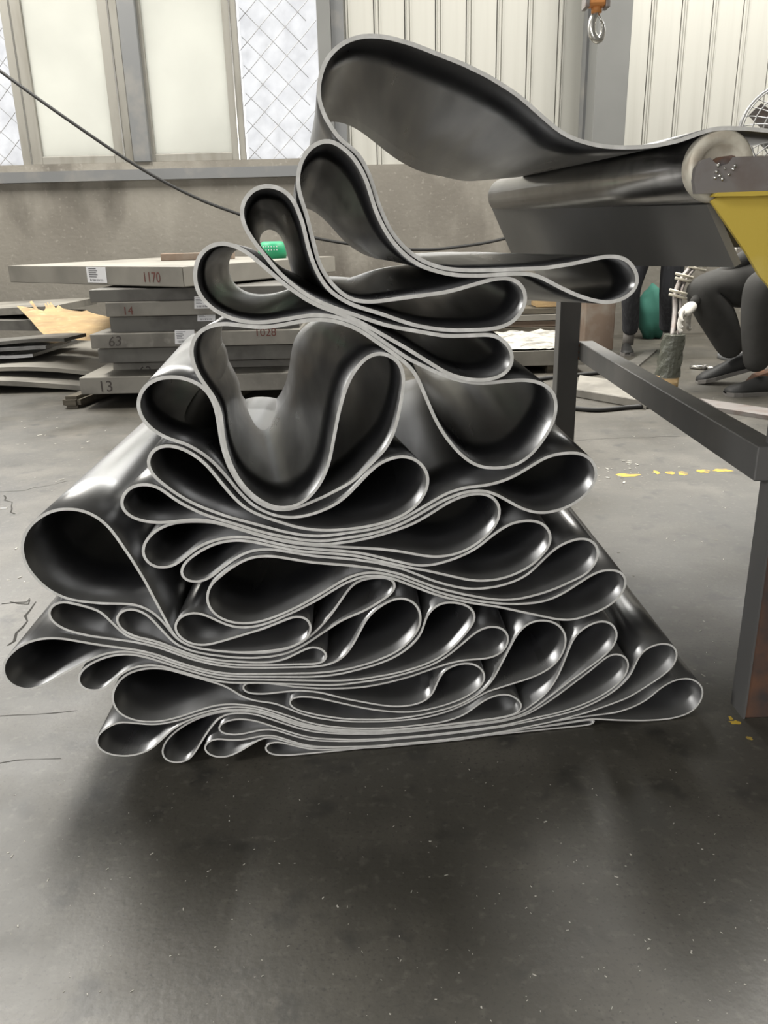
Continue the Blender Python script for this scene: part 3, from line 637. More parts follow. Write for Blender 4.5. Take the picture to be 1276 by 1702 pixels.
for (fp, bp) in REAR:
    u, v = plane_uv(*fp)
    hi = min(NS, lo + 420)
    d = (mid[lo:hi, 0] - u) ** 2 + (mid[lo:hi, 1] - v) ** 2
    # first close local minimum
    k = int(np.argmin(d + np.arange(hi - lo) * 1e-7)) + lo
    lo = k
    if bp is None:
        keys.append((k, 0.0, 0.0))
    else:
        bu, bv = plane_uv(*bp, shift=WIDTH)
        keys.append((k, bu - mid[k, 0], bv - mid[k, 1]))
idx = np.array([k[0] for k in keys], float)
idx += np.arange(len(idx)) * 1e-3
du = np.interp(np.arange(NS), idx, [k[1] for k in keys])
dv = np.interp(np.arange(NS), idx, [k[2] for k in keys])
for _ in range(60):
    du[1:-1] = 0.5 * du[1:-1] + 0.25 * (du[:-2] + du[2:])
    dv[1:-1] = 0.5 * dv[1:-1] + 0.25 * (dv[:-2] + dv[2:])
tan = np.gradient(mid, axis=0)
tan /= np.linalg.norm(tan, axis=1)[:, None]
nor = np.c_[-tan[:, 1], tan[:, 0]]
wander = np.array([0.005 * math.sin(i * 0.0075 + 1.0) + 0.004 * math.sin(i * 0.021) for i in range(NS)])
ND = 7
thk = TH_LOW + (TH_HIGH - TH_LOW) * np.clip((mid[:, 1] - 0.1) / 0.6, 0, 1)
verts = np.zeros((2, ND, NS, 3))
for j in range(ND):
    t = j / (ND - 1)
    tt = t
    u = mid[:, 0] + du * tt
    v = np.maximum(mid[:, 1] + dv * tt, 0.0026)
    for s in (0, 1):
        off = (s - 0.5) * thk
        uu, vv = u + nor[:, 0] * off, np.maximum(v + nor[:, 1] * off, 0.0003)
        x = uu / PK
        y = PY0 + PSL * x
        verts[s, j, :, 0] = x + axis[0] * WIDTH * t
        verts[s, j, :, 1] = y + axis[1] * WIDTH * t + wander * (1 - t)
        verts[s, j, :, 2] = vv
vv = verts.reshape(-1, 3)


def vid(s, j, i):
    return (s * ND + j) * NS + i


faces, mats = [], []
ii = np.arange(NS - 1)
for s in (0, 1):
    for j in range(ND - 1):
        a, b, c, d = vid(s, j, ii), vid(s, j, ii + 1), vid(s, j + 1, ii + 1), vid(s, j + 1, ii)
        q = np.c_[a, b, c, d] if s == 0 else np.c_[a, d, c, b]
        faces.append(q)
        mats.append(np.zeros(len(q), int))
for j in (0, ND - 1):
    a, b, c, d = vid(0, j, ii), vid(0, j, ii + 1), vid(1, j, ii + 1), vid(1, j, ii)
    q = np.c_[a, d, c, b] if j == 0 else np.c_[a, b, c, d]
    faces.append(q)
    mats.append(np.ones(len(q), int))
jj = np.arange(ND - 1)
for i in (0, NS - 1):
    a, b, c, d = vid(0, jj, i), vid(0, jj + 1, i), vid(1, jj + 1, i), vid(1, jj, i)
    q = np.c_[a, b, c, d] if i == 0 else np.c_[a, d, c, b]
    faces.append(q)
    mats.append(np.ones(len(q), int))
faces = np.vstack(faces)
mats = np.concatenate(mats)
me = bpy.data.meshes.new('rubber_sheet')
me.from_pydata(vv.tolist(), [], faces.tolist())
me.materials.append(M['rubber'])
me.materials.append(M['rubber_edge'])
me.polygons.foreach_set('material_index', mats.tolist())
me.polygons.foreach_set('use_smooth', [bool(m == 0) for m in mats])
me.update()
sheet = link('rubber_sheet', me)
tag(sheet, 'long black rubber sheet folded back and forth into a tall loopy pile on the floor', 'rubber sheet')

# ================================================================ the let-off machine on the right
mach = empty('feed_machine', ground(1237, 1195))
tag(mach, 'dark steel machine stand with a roller, a yellow side plate and tall legs', 'machine')
RN, RF = at(1197, 277, 1.345), at(838, 326, 2.72)
RR = 0.0515
bm = bmesh.new()
SEG = 48
ax = (RF - RN).normalized()
ux = ax.cross(Vector((0, 0, 1))).normalized()
uz = ux.cross(ax).normalized()


def ring(bm, c, r):
    return [bm.verts.new(tuple(c + (ux * math.cos(2 * math.pi * k / SEG) + uz * math.sin(2 * math.pi * k / SEG)) * r)) for k in range(SEG)]


def bridge(bm, a, b):
    for k in range(SEG):
        bm.faces.new([a[k], a[(k + 1) % SEG], b[(k + 1) % SEG], b[k]])


rs = [ring(bm, RN + ax * 0.012, RR), ring(bm, RN + ax * 0.016, RR + 0.0008), ring(bm, RF, RR + 0.0008)]
for a, b in zip(rs[:-1], rs[1:]):
    bridge(bm, a, b)
bm.faces.new(rs[0])
bm.faces.new(rs[-1])
roller = link('roller', from_bm('roller', bm), M['roller'], mach, True)
bm = bmesh.new()
rs = [ring(bm, RN + ax * 0.02, RR + 0.001), ring(bm, RN, RR + 0.001), ring(bm, RN - ax * 0.004, RR - 0.003), ring(bm, RN - ax * 0.004, RR - 0.017), ring(bm, RN + ax * 0.008, RR - 0.021), ring(bm, RN + ax * 0.008, 0.004)]
for a, b in zip(rs[:-1], rs[1:]):
    bridge(bm, a, b)
bm.faces.new(rs[-1])
rim = link('end_rim', from_bm('end_rim', bm), M['rim'], roller, True)
tube('shaft_stub', [RN - ax * 0.03, RN + ax * 0.02], 0.014, M['rust'], roller, 16)
# bracket plate holding the roller end
yb = 1.312
br = [at(1156, 322, yb), at(1153, 300, yb), at(1156, 280, yb), at(1166, 266, yb), at(1180, 262, yb), at(1188, 270, yb), at(1197, 276, yb), at(1210, 272, yb), at(1218, 261, yb),
      at(1240, 260, yb), at(1345, 258, yb), at(1345, 319, yb), at(1250, 320, yb)]
bracket = prism('bracket_plate', br, (0, 0.012, 0), M['bracket'], mach)
for (x, y, s) in [(1190, 285, 0.0035), (1196, 292, 0.003), (1188, 295, 0.003), (1218, 281, 0.003), (1211, 290, 0.0025), (1193, 275, 0.003), (1221, 276, 0.0028), (1200, 298, 0.003), (1204, 280, 0.002)]:
    c = at(x, y, yb - 0.001)
    bm = bmesh.new()
    bmesh.ops.create_icosphere(bm, subdivisions=2, radius=s)
    for v in bm.verts:
        v.co *= random.uniform(0.75, 1.2)
        v.co += c
    link('weld_blob', from_bm('weld_blob', bm), M['chrome'], bracket, True)
# yellow side plate with its folded top lip
yy = 1.318
yp = prism('yellow_plate', [at(1181, 335, yy), at(1192, 327, yy), at(1345, 320, yy), at(1345, 570, yy), at(1300, 510, yy), at(1276, 474, yy), at(1262, 458, yy), at(1240, 420, yy), at(1218, 388, yy), at(1196, 356, yy)],
           (0, 0.008, 0), M['yellow'], mach, 0.0012)
prism('folded_lip', [at(1186, 327, yy - 0.018), at(1192, 320, yy - 0.018), at(1345, 315, yy - 0.018), at(1345, 322, yy - 0.018), at(1250, 326, yy - 0.018)], (0, 0.02, 0), M['yellow'], yp, 0.001)
# apron plate sloping under the roller
ap = [at(1180, 338, 1.36), None, at(860, 438, 2.75), at(820, 345, 2.72)]
n = (ap[2] - ap[0]).cross(ap[3] - ap[0]).normalized()
k_ = ray(1226, 441)
ap[1] = CAM + k_ * ((ap[0] - CAM).dot(n) / k_.dot(n))     # fourth corner in the plane of the other three
bm = bmesh.new()
n = (ap[1] - ap[0]).cross(ap[3] - ap[0]).normalized() * 0.006
hexa(bm, [p - n for p in ap] + [p + n for p in ap])
link('apron_plate', from_bm('apron_plate', bm), M['apron'], mach)
# upper beam behind the yellow plate
box('top_beam', 0.60, 1.6, 1.47, 1.53, 0.86, 0.93, M['steel'], mach, 0.003)
box('top_beam', 0.62, 1.6, 2.74, 2.80, 0.86, 0.93, M['steel'], mach, 0.003)
deck = box('deck_plate', 0.66, 2.1, 1.53, 2.74, 0.87, 0.915, M['steel'], mach, 0.003)
# legs
g = ground(1237, 1194)
lx0, ly0 = g.x, g.y


def leg(x0, x1, y0, y1, z1, mat):
    return box('leg', x0, x1, y0, y1, 0.0, z1, mat, mach, 0.003)


leg_near = leg(lx0, lx0 + 0.085, ly0, ly0 + 0.055, 0.95, M['rust'])
box('web_plate', lx0 - 0.004, lx0, ly0 - 0.002, ly0 + 0.055, 0.0, 0.94, M['steel'], leg_near)
fx0, fx1 = at(927, 600, 2.78).x, at(961, 600, 2.78).x
leg(fx0, fx1, 2.78, 2.85, 0.93, M['steel'])
leg(fx0 + 0.9, fx1 + 0.9, 2.78, 2.85, 0.93, M['steel'])
leg(lx0 + 0.85, lx0 + 0.93, ly0, ly0 + 0.06, 0.93, M['steel'])
# rail between the legs: channel with a lip
pa, pb = at(961, 568, 2.80), at(1256, 739, ly0 + 0.03)
rz = (pa.z + pb.z) / 2
bm = bmesh.new()
w = 0.05
hexa(bm, [(pb.x, ly0 + 0.02, rz - 0.062), (pb.x + w, ly0 + 0.02, rz - 0.062), (pa.x + w, 2.80, rz - 0.062), (pa.x, 2.80, rz - 0.062),
          (pb.x, ly0 + 0.02, rz), (pb.x + w, ly0 + 0.02, rz), (pa.x + w, 2.80, rz), (pa.x, 2.80, rz)])
bmesh.ops.bevel(bm, geom=list(bm.edges), offset=0.002, segments=1, affect='EDGES')
rail = link('rail', from_bm('rail', bm), M['steel'], mach)
for dz in (-0.012, -0.035, -0.055):
    bm = bmesh.new()
    bmesh.ops.create_icosphere(bm, subdivisions=1, radius=0.007)
    for v in bm.verts:
        v.co += Vector((pa.x - 0.002, 2.786, rz + dz))
    link('weld_blob', from_bm('weld_blob', bm), M['rust'], rail)

# ================================================================ the slab stack behind on the left
def label_paper(px0, py0, px1, py1, y, parent, tilt=0.0):
    a, b = at(px0, py1, y), at(px1, py0, y)
    pap = prism('paper_label', [(a.x, y - 0.002, a.z), (b.x, y - 0.002, a.z + tilt), (b.x + 0.006, y - 0.002, b.z + tilt), (a.x + 0.006, y - 0.002, b.z)][::1], (0, 0.002, 0), M['paper'], parent)
    wd, ht = b.x - a.x, b.z - a.z
    for k, (s, e, hh) in enumerate([(0.12, 0.6, 0.86), (0.12, 0.45, 0.74), (0.12, 0.5, 0.62), (0.12, 0.4, 0.5), (0.12, 0.48, 0.4)]):
        box('print_line', a.x + wd * s, a.x + wd * e, y - 0.0026, y - 0.002, a.z + ht * hh, a.z + ht * (hh + 0.035), M['ink'], pap)
    for k in range(14):
        x = a.x + wd * (0.15 + 0.05 * k)
        box('bar', x, x + wd * random.choice([0.012, 0.02, 0.03]), y - 0.0026, y - 0.002, a.z + ht * 0.1, a.z + ht * 0.26, M['ink'], pap)
    return pap


def slab(label, px0, px1, pyt, pyb, y, depth, mat, slope=0.0, bev=0.004, group='slabs in the grey stack'):
    """front face given in pixels at distance y; slope lifts the right-hand end"""
    a, b = at(px0, pyb, y), at(px1, pyb, y)
    zt = at(px0, pyt, y).z
    zb = a.z
    e = empty('slab', ((a.x + b.x) / 2, y + depth / 2, zb))
    bm = box_bm(a.x, b.x, y, y + depth, zb, zt, None, bev)
    link('slab_body', from_bm('slab_body', bm), mat, e)
    tag(e, label, 'slab', group)
    e['_z'] = zb
    return e


SY = 4.5
s8 = slab('lowest grey slab of the stack, marked 13, on timber bearers', 135, 500, 628, 656, SY, 1.5, M['slab'])
s7 = slab('grey slab set back on the lowest slab, marked 63', 190, 505, 604, 628, SY + 0.25, 1.2, M['slab'])
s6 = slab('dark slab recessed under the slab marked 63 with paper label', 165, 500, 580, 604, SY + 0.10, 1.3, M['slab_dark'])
s5 = slab('grey slab marked 63 with a paper label at its right end', 152, 500, 556, 580, SY, 1.4, M['slab'])
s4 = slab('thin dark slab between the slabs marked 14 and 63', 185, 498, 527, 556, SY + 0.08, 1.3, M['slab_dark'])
s3 = slab('narrow grey slab marked 14 in red', 177, 500, 503, 527, SY + 0.03, 1.2, M['slab'])
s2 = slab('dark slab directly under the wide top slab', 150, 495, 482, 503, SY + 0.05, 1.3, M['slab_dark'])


def mark(txt, px, py, y, size, mat, parent, rot=0.0, skew=0.0):
    p = at(px, py, y)
    text_part('chalk_number', txt, (p.x, y - 0.001, p.z), size, mat, parent, (math.pi / 2, rot, 0), skew)


mark('13', 164, 651, SY, 0.085, M['dark_chalk'], s8)
mark('63', 232, 624, SY + 0.25, 0.075, M['dark_chalk'], s7)
mark('63', 180, 576, SY, 0.075, M['dark_chalk'], s5, 0.05, 0.2)
mark('14', 204, 523, SY + 0.03, 0.06, M['red_chalk'], s3)
mark('1028', 423, 559, SY, 0.06, M['red_chalk'], s5)
label_paper(291, 548, 321, 572, SY, s5)
label_paper(323, 492, 350, 513, SY + 0.03, s3)
label_paper(328, 516, 356, 534, SY + 0.08, s4)
# the wide top slab lies askew, one corner towards us
zt = at(303, 475, SY).z
TH = 0.10
A, B, D = onz(303, 445, zt + TH), onz(15, 459, zt + TH), onz(556, 404, zt + TH)
A.y = max(A.y, SY - 0.25)
A = at(303, 445, 4.36); A.z = zt + TH
B = at(15, 459, 5.35); B.z = zt + TH
D = at(556, 410, 5.7); D.z = zt + TH
Cc = B + D - A
e = empty('slab', ((A + Cc) / 2).to_tuple()[:2] + (zt,))
bm = bmesh.new()
dz = Vector((0, 0, TH))
hexa(bm, [A - dz, D - dz, Cc - dz, B - dz, A, D, Cc, B])
bmesh.ops.bevel(bm, geom=list(bm.edges), offset=0.004, segments=2, affect='EDGES')
link('slab_body', from_bm('slab_body', bm), M['slab_top'], e)
tag(e, 'wide pale slab lying askew on top of the stack, sticking out left', 'slab', 'slabs in the grey stack')
top_slab = e
dAB = (B - A).normalized()
ang = math.atan2(-dAB.y, -dAB.x)


def on_top_face(s, h):                      # s metres from the left corner along the left face, h above its foot
    p = B + (A - B).normalized() * s
    return Vector((p.x, p.y, zt + h))


LAB = (A - B).length
nrm = Vector((math.sin(ang), -math.cos(ang), 0))
p0, p1 = on_top_face(LAB * 0.50, 0.012), on_top_face(LAB * 0.61, 0.012)
pap = prism('paper_label', [p0 + nrm * 0.002, p1 + nrm * 0.002, p1 + nrm * 0.002 + Vector((0, 0, 0.085)), p0 + nrm * 0.002 + Vector((0, 0, 0.085))], -nrm * 0.0018, M['paper'], top_slab)
for k in range(5):
    a_ = p0 + (p1 - p0) * 0.12 + nrm * 0.0026 + Vector((0, 0, 0.03 + 0.011 * k))
    b_ = p0 + (p1 - p0) * (0.5 + 0.06 * (k % 2)) + nrm * 0.0026 + Vector((0, 0, 0.03 + 0.011 * k))
    prism('print_line', [a_, b_, b_ + Vector((0, 0, 0.004)), a_ + Vector((0, 0, 0.004))], -nrm * 0.0006, M['ink'], pap)
for k in range(12):
    a_ = p0 + (p1 - p0) * (0.15 + 0.058 * k) + nrm * 0.0026 + Vector((0, 0, 0.008))
    b_ = a_ + (p1 - p0) * random.choice([0.015, 0.03])
    prism('bar', [a_, b_, b_ + Vector((0, 0, 0.012)), a_ + Vector((0, 0, 0.012))], -nrm * 0.0006, M['ink'], pap)
pm = on_top_face(LAB * 0.80, 0.022) + nrm * 0.001
text_part('chalk_number', '1170', pm, 0.075, M['red_chalk'], top_slab, (math.pi / 2, 0, ang))
# brown board on the top slab
bb = onz(268, 421, zt + TH)
bp0, bp1 = at(266, 421, 5.6), at(372, 415, 5.6)
tag(box('board', bp0.x, bp1.x + 0.05, 5.6, 5.72, zt + TH, zt + TH + 0.045, M['brown_board'], None, 0.004), 'short brown board lying on the wide top slab', 'board')
# bearers
for k, (xx, w_) in enumerate([(0, 0.09), (0.85, 0.09)]):
    g0 = ground(103, 680)
    g1 = at(160, 657, 4.9)
    zb = at(300, 656, SY).z
    bm = bmesh.new()
    x0 = g0.x + xx
    dx = 0.16
    z1 = zb
    hexa(bm, [(x0, g0.y, 0), (x0 + 0.10, g0.y, 0), (x0 + 0.10 + dx * 2, g0.y + 1.7, 0), (x0 + dx * 2, g0.y + 1.7, 0),
              (x0, g0.y, z1), (x0 + 0.10, g0.y, z1), (x0 + 0.10 + dx * 2, g0.y + 1.7, z1), (x0 + dx * 2, g0.y + 1.7, z1)])
    bmesh.ops.bevel(bm, geom=list(bm.edges), offset=0.018, segments=2, affect='EDGES')
    tag(link('timber_bearer', from_bm('timber_bearer', bm), M['timber']),
        ['dark timber bearer poking out left under the slab stack', 'dark timber bearer under the right half of the slab stack'][k], 'timber', 'bearers under the slab stack')

# ---------------------------------------------------------------- thin sheets and torn plywood on the left
def loose_sheet(label, px0, px1, pyt, thick, y, depth, mat, sag=0.0, dz=0.0, yaw=0.0, z=None):
    a = at(px0, pyt, y)
    b = at(px1, pyt, y)
    z0 = a.z - thick if z is None else z
    n = 12
    bm = bmesh.new()
    rows = []
    for i in range(n + 1):
        t = i / n
        x = a.x + (b.x - a.x) * t
        zz = z0 + dz * t + sag * math.sin(math.pi * t) + 0.008 * math.sin(5 * t + z0 * 40)
        y0 = y + yaw * t
        rows.append([bm.verts.new(p) for p in ((x, y0, zz), (x, y0, zz + thick), (x + 0.05, y0 + depth, zz + thick), (x + 0.05, y0 + depth, zz))])
    for i in range(n):
        for k in range(4):
            bm.faces.new([rows[i][k], rows[i][(k + 1) % 4], rows[i + 1][(k + 1) % 4], rows[i + 1][k]])
    bm.faces.new(rows[0])
    bm.faces.new(list(reversed(rows[-1])))
    return tag(link('rubber_offcut', from_bm('rubber_offcut', bm), mat), label, 'rubber offcut', 'loose sheets left of the slab stack')


loose_sheet('bowed olive grey sheet nearest the floor, left of the stack', -160, 150, 608, 0.03, 5.05, 1.2, M['slab'], 0.04, -0.03, 0.0, 0.03)
loose_sheet('wide pale grey sheet lying over the bowed one', -140, 164, 590, 0.025, 5.2, 1.4, M['slab_top'], 0.035, -0.04, 0.0, 0.10)
loose_sheet('glossy black strip on the pale sheet, front one', -120, 42, 582, 0.02, 5.3, 0.7, M['rubber'], 0.0, 0.01, 0.1, 0.17)
loose_sheet('glossy black strip with bent pale end behind the front one', -100, 75, 572, 0.02, 5.4, 0.33, M['rubber'], 0.01, 0.015, 0.0, 0.205)
loose_sheet('dark strip reaching right below the torn plywood', -60, 106, 560, 0.022, 5.45, 0.28, M['slab_dark'], 0.01, 0.01, 0.0, 0.245)
loose_sheet('thick dark block of sheets behind the black strips', -200, 60, 533, 0.07, 6.0, 0.9, M['slab_dark'], 0.0, 0.0, 0.0, 0.285)
loose_sheet('grey sheet topmost at the far left by the wall', -220, 90, 518, 0.05, 6.1, 0.8, M['slab'], 0.0, 0.0, 0.0, 0.385)
# plywood with a splintered upper edge, leaning back
ply = empty('plywood_sheet', at(110, 568, 5.75))
pl = [(28, 509), (50, 513), (58, 514), (49, 502), (52, 501), (62, 515), (72, 518), (76, 512), (74, 505), (80, 512), (78, 503), (85, 512), (83, 503), (92, 514), (96, 508), (104, 514), (118, 517),
      (135, 519), (143, 517), (150, 521), (162, 524), (190, 530), (190, 556), (150, 566), (128, 565), (118, 562), (106, 564), (92, 561), (74, 557), (66, 550), (50, 531)]
pts = []
for (x, y) in pl:
    t = (566 - y) / 65.0
    pts.append(at(x, y, 5.75 + 0.35 * max(0, t)))
prism('board', pts, (0.0, 0.014, 0.004), M['plywood'], ply)
tag(ply, 'torn yellowish plywood sheet with a splintered edge leaning by the slab stack', 'plywood')

# ================================================================ things in the right background
# white wrapped slab
wz = at(900, 583, 5.3)
e = empty('wrapped_slab', (at(900, 600, 5.3).x, 5.7, 0.0))
xa, xb = at(700, 600, 5.3).x, at(975, 600, 5.3).x
gz = at(900, 608, 5.3).z
box('slab_body', xa, xb, 5.3, 6.3, gz, wz.z, M['slab'], e, 0.004)
bm = bmesh.new()
nx, ny = 40, 30
gr = [[bm.verts.new((xa + 0.01 + (xb - xa - 0.02) * i / nx, 5.31 + 0.98 * j / ny, wz.z + 0.012 + 0.012 * math.sin(i * 0.8 + 2.2 * math.sin(j * 0.35)) * math.sin(j * 1.1) + random.uniform(-.003, .003))) for j in range(ny + 1)] for i in range(nx + 1)]
for i in range(nx):
    for j in range(ny):
        bm.faces.new([gr[i][j], gr[i + 1][j], gr[i + 1][j + 1], gr[i][j + 1]])
link('plastic_cover', from_bm('plastic_cover', bm), M['white_wrap'], e, True)
for x in (xa + 0.1, xb - 0.25):
    box('foot_block', x, x + 0.12, 5.32, 6.25, 0.0, gz, M['timber'], e)
tag(e, 'low grey slab under wrinkled white plastic film, right of the pile', 'slab')
pa_ = at(890, 500, 6.7)
cz = at(900, 509, 6.75).z
pk = empty('plank_pile', (at(880, 520, 6.7).x, 6.8, 0))
for k in range(6):
    box('plank', at(800, 520, 6.6).x, at(955 - 6 * (k % 3), 520, 6.6).x, 6.62 + 0.02 * (k % 2), 6.95, k * cz / 6, (k + 0.92) * cz / 6, [M['brown_board'], M['slab_top'], M['timber']][k % 3], pk, 0.003)
tag(pk, 'low pile of brown planks by the wall behind the wrapped slab', 'planks')
tag(box('carton', at(892, 500, 6.65).x, at(932, 500, 6.65).x, 6.66, 6.9, cz, cz + 0.09, M['plywood'], None, 0.004), 'small cream carton lying on the plank pile by the wall', 'carton')
tag(box('storage_crate', at(974, 500, 6.3).x, at(1024, 500, 6.3).x, 6.3, 6.7, 0.0, at(1000, 487, 6.3).z, M['brown_board'], None, 0.008), 'dark brown crate by the wall behind the far machine leg', 'crate')
# grey channel lying on the floor with cables
ga, gb, gc, gd = ground(956, 660), ground(1074, 681), ground(1030, 646), ground(962, 635)
bm = bmesh.new()
up = Vector((0, 0, 0.02))
hexa(bm, [ga, gb, gc, gd] + [p + Vector((0, 0, 0.045)) for p in (ga, gb, gc, gd)])
bmesh.ops.bevel(bm, geom=list(bm.edges), offset=0.004, segments=1, affect='EDGES')
tag(link('floor_plate', from_bm('floor_plate', bm), M['slab']), 'grey tapered slab lying on the floor behind the far machine leg', 'slab')
for k, (pp, lb) in enumerate([([(860, 676), (930, 680), (990, 685), (1040, 681), (1085, 678)], 'black cable on the floor in front of the tapered grey slab'),
                              ([(890, 634), (940, 628), (1000, 622), (1040, 617)], 'black cable on the floor behind the tapered grey slab')]):
    tag(tube('floor_cable', spline([ground(*p) + Vector((0, 0, 0.012)) for p in pp]), 0.012, M['cable']), lb, 'cable')
tag(prism('thin_plate', [ground(1045, 603), ground(1080, 582), ground(1092, 583), ground(1058, 613)], (0, 0, 0.012), M['slab_dark']), 'thin dark plate on the floor beside the standing worker shoe', 'plate')
tag(prism('bright_strip', [ground(1162, 668), ground(1285, 686), ground(1290, 700), ground(1190, 684)], (0, 0, 0.02), M['bracket']), 'pale metal strip on the floor behind the near machine leg', 'metal strip')
# green bag
bm = bmesh.new()
bmesh.ops.create_icosphere(bm, subdivisions=3, radius=1)
gp = ground(1082, 562)
for v in bm.verts:
    f = 1 + 0.10 * math.sin(7 * v.co.x + 3 * v.co.z) + 0.06 * math.sin(11 * v.co.z)
    v.co = Vector((v.co.x * 0.13 * f, v.co.y * 0.13 * f, max(v.co.z, -0.85) * 0.24 * f + 0.205))
    v.co += Vector((gp.x, gp.y, 0))
tag(link('green_bag', from_bm('green_bag', bm), M['green'], None, True), 'dark green cloth bundle on the floor between the worker legs', 'bag')
# green sign piece seen through the loop
gs = at(452, 395, 6.2)
e = empty('green_bucket', (gs.x, 6.3, at(452, 404, 6.2).z))
z0 = zt + TH
gs = at(452, 400, 5.55)
bm = bmesh.new()
rings = []
for (r_, z_) in ((0.085, 0.0), (0.095, 0.045), (0.09, 0.085), (0.06, 0.105)):
    rings.append([bm.verts.new((gs.x + r_ * math.cos(2 * math.pi * k / 20), 5.55 + r_ * math.sin(2 * math.pi * k / 20), z0 + z_)) for k in range(20)])
for a, b in zip(rings[:-1], rings[1:]):
    for k in range(20):
        bm.faces.new([a[k], a[(k + 1) % 20], b[(k + 1) % 20], b[k]])
bm.faces.new(rings[0]); bm.faces.new(rings[-1])
e.location = (gs.x, 5.55, z0)
link('tub', from_bm('tub', bm), M['green_sign'], e, True)
bm = bmesh.new()
for (ang0, zz) in ((0, 0.075), (0, 0.055)):
    for k in range(6):
        a = -math.pi / 2 - 0.5 + k * 0.18
        r_ = 0.0965
        c = Vector((gs.x + r_ * math.cos(a), 5.55 + r_ * math.sin(a), z0 + zz))
        box_bm(c.x - 0.003, c.x + 0.003, c.y - 0.001, c.y + 0.001, c.z - 0.004, c.z + 0.004, bm)
link('print_mark', from_bm('print_mark', bm), M['paper'], e)
tag(e, 'small green tub on the top slab seen through a fold', 'tub')
# sagging cable across the hall in front of the wall
tag(tube('hanging_cable', spline([at(-60, 72, 6.6), at(0, 118, 6.6), at(110, 197, 6.6), at(226, 275, 6.7), at(320, 326, 6.8), at(400, 357, 6.85), at(500, 390, 6.9), at(600, 408, 6.9), at(700, 415, 6.9), at(770, 409, 6.9), at(840, 396, 6.9), at(960, 360, 6.9), at(1100, 300, 6.9)]), 0.012, M['cable']),
    'black cable hanging slack across the hall in front of the back wall', 'cable')
# crane hook
hk = empty('crane_hook', at(990, 10, 5.0))
hy = 5.0
o_ = at(990, 8, hy)
bm = box_bm(o_.x - 0.05, o_.x + 0.05, hy - 0.04, hy + 0.04, o_.z - 0.012, o_.z + 0.16, None, 0.015)
link('hook_block', from_bm('hook_block', bm), M['orange'], hk)
for s in (-1, 1):
    bm = bmesh.new()
    box_bm(o_.x + s * 0.055 - 0.012, o_.x + s * 0.055 + 0.012, hy - 0.045, hy + 0.045, o_.z - 0.02, o_.z + 0.17, bm, 0.004)
    link('cheek_plate', from_bm('cheek_plate', bm), M['bracket'], hk)
tube('swivel', [at(991, 9, hy), at(991, 22, hy)], 0.028, M['orange'], hk, 14)
hp = spline([at(991, 20, hy), at(985, 32, hy), at(983, 47, hy), at(985, 59, hy), at(992, 66, hy), at(999, 62, hy), at(1002, 48, hy), at(1000, 36, hy)], 6)
tube('hook', hp, [0.018 - 0.010 * (i / (len(hp) - 1)) ** 2 + 0.006 * math.sin(math.pi * i / (len(hp) - 1)) for i in range(len(hp))], M['chrome'], hk, 12)
tube('safety_latch', [at(993, 22, hy - 0.01), at(1003, 42, hy - 0.01)], 0.006, M['chrome'], hk, 8)
tube('chain', [at(990, -2, hy), (at(990, -2, hy).x, hy, ZC)], 0.01, M['steel'], hk, 8)
tag(hk, 'bright crane hook under an orange block hanging before the grey column', 'hook')
# pedestal fan on the far right
fy = 5.6
fc = at(1302, 222, fy)
fr = (at(1302, 222, fy) - at(1302, 140, fy)).length
fan = empty('pedestal_fan', (fc.x, fy, 0))
bm = bmesh.new()
for rad, dy in ((1.0, 0.0), (0.97, 0.05), (0.8, -0.05), (0.6, -0.08), (0.4, -0.1), (0.2, -0.11), (0.97, -0.02)):
    pts = [fc + Vector((math.cos(a) * fr * rad, dy, math.sin(a) * fr * rad)) for a in [2 * math.pi * k / 40 for k in range(41)]]
    tube_bm(pts, 0.0045 if rad < 0.99 else 0.008, 5, bm, False)
for k in range(30):
    a = 2 * math.pi * k / 30
    pts = []
    for q in range(7):
        rad = 0.2 + 0.8 * q / 6
        pts.append(fc + Vector((math.cos(a + 0.25 * q / 6) * fr * rad, -0.11 * (1 - (q / 6) ** 2), math.sin(a + 0.25 * q / 6) * fr * rad)))
    tube_bm(pts, 0.0035, 4, bm)
link('guard', from_bm('guard', bm), M['wire'], fan)
for k in range(3):
    a = 2 * math.pi * k / 3 + 0.4
    bl = []
    for (r_, w_) in ((0.12, 0.05), (0.5, 0.16), (0.85, 0.14)):
        for s in (-1, 1):
            bl.append(fc + Vector((math.cos(a) * fr * r_ - math.sin(a) * s * w_ * fr, 0.02 + 0.03 * s, math.sin(a) * fr * r_ + math.cos(a) * s * w_ * fr)))
    link('blade', mesh('blade', bl, [(0, 2, 3, 1), (2, 4, 5, 3)]), M['bracket'], fan)
tube('motor', [fc + Vector((0, -0.04, 0)), fc + Vector((0, 0.2, 0))], 0.07, M['mullion'], fan, 16)
tube('stand', [fc + Vector((0, 0.12, -0.02)), Vector((fc.x, fy + 0.12, 0.03))], 0.025, M['mullion'], fan, 10)
tube('base', [Vector((fc.x, fy + 0.12, 0.0)), Vector((fc.x, fy + 0.12, 0.035))], 0.2, M['mullion'], fan, 24)
tag(fan, 'wire guarded pedestal fan at the right edge before the cladding', 'fan')

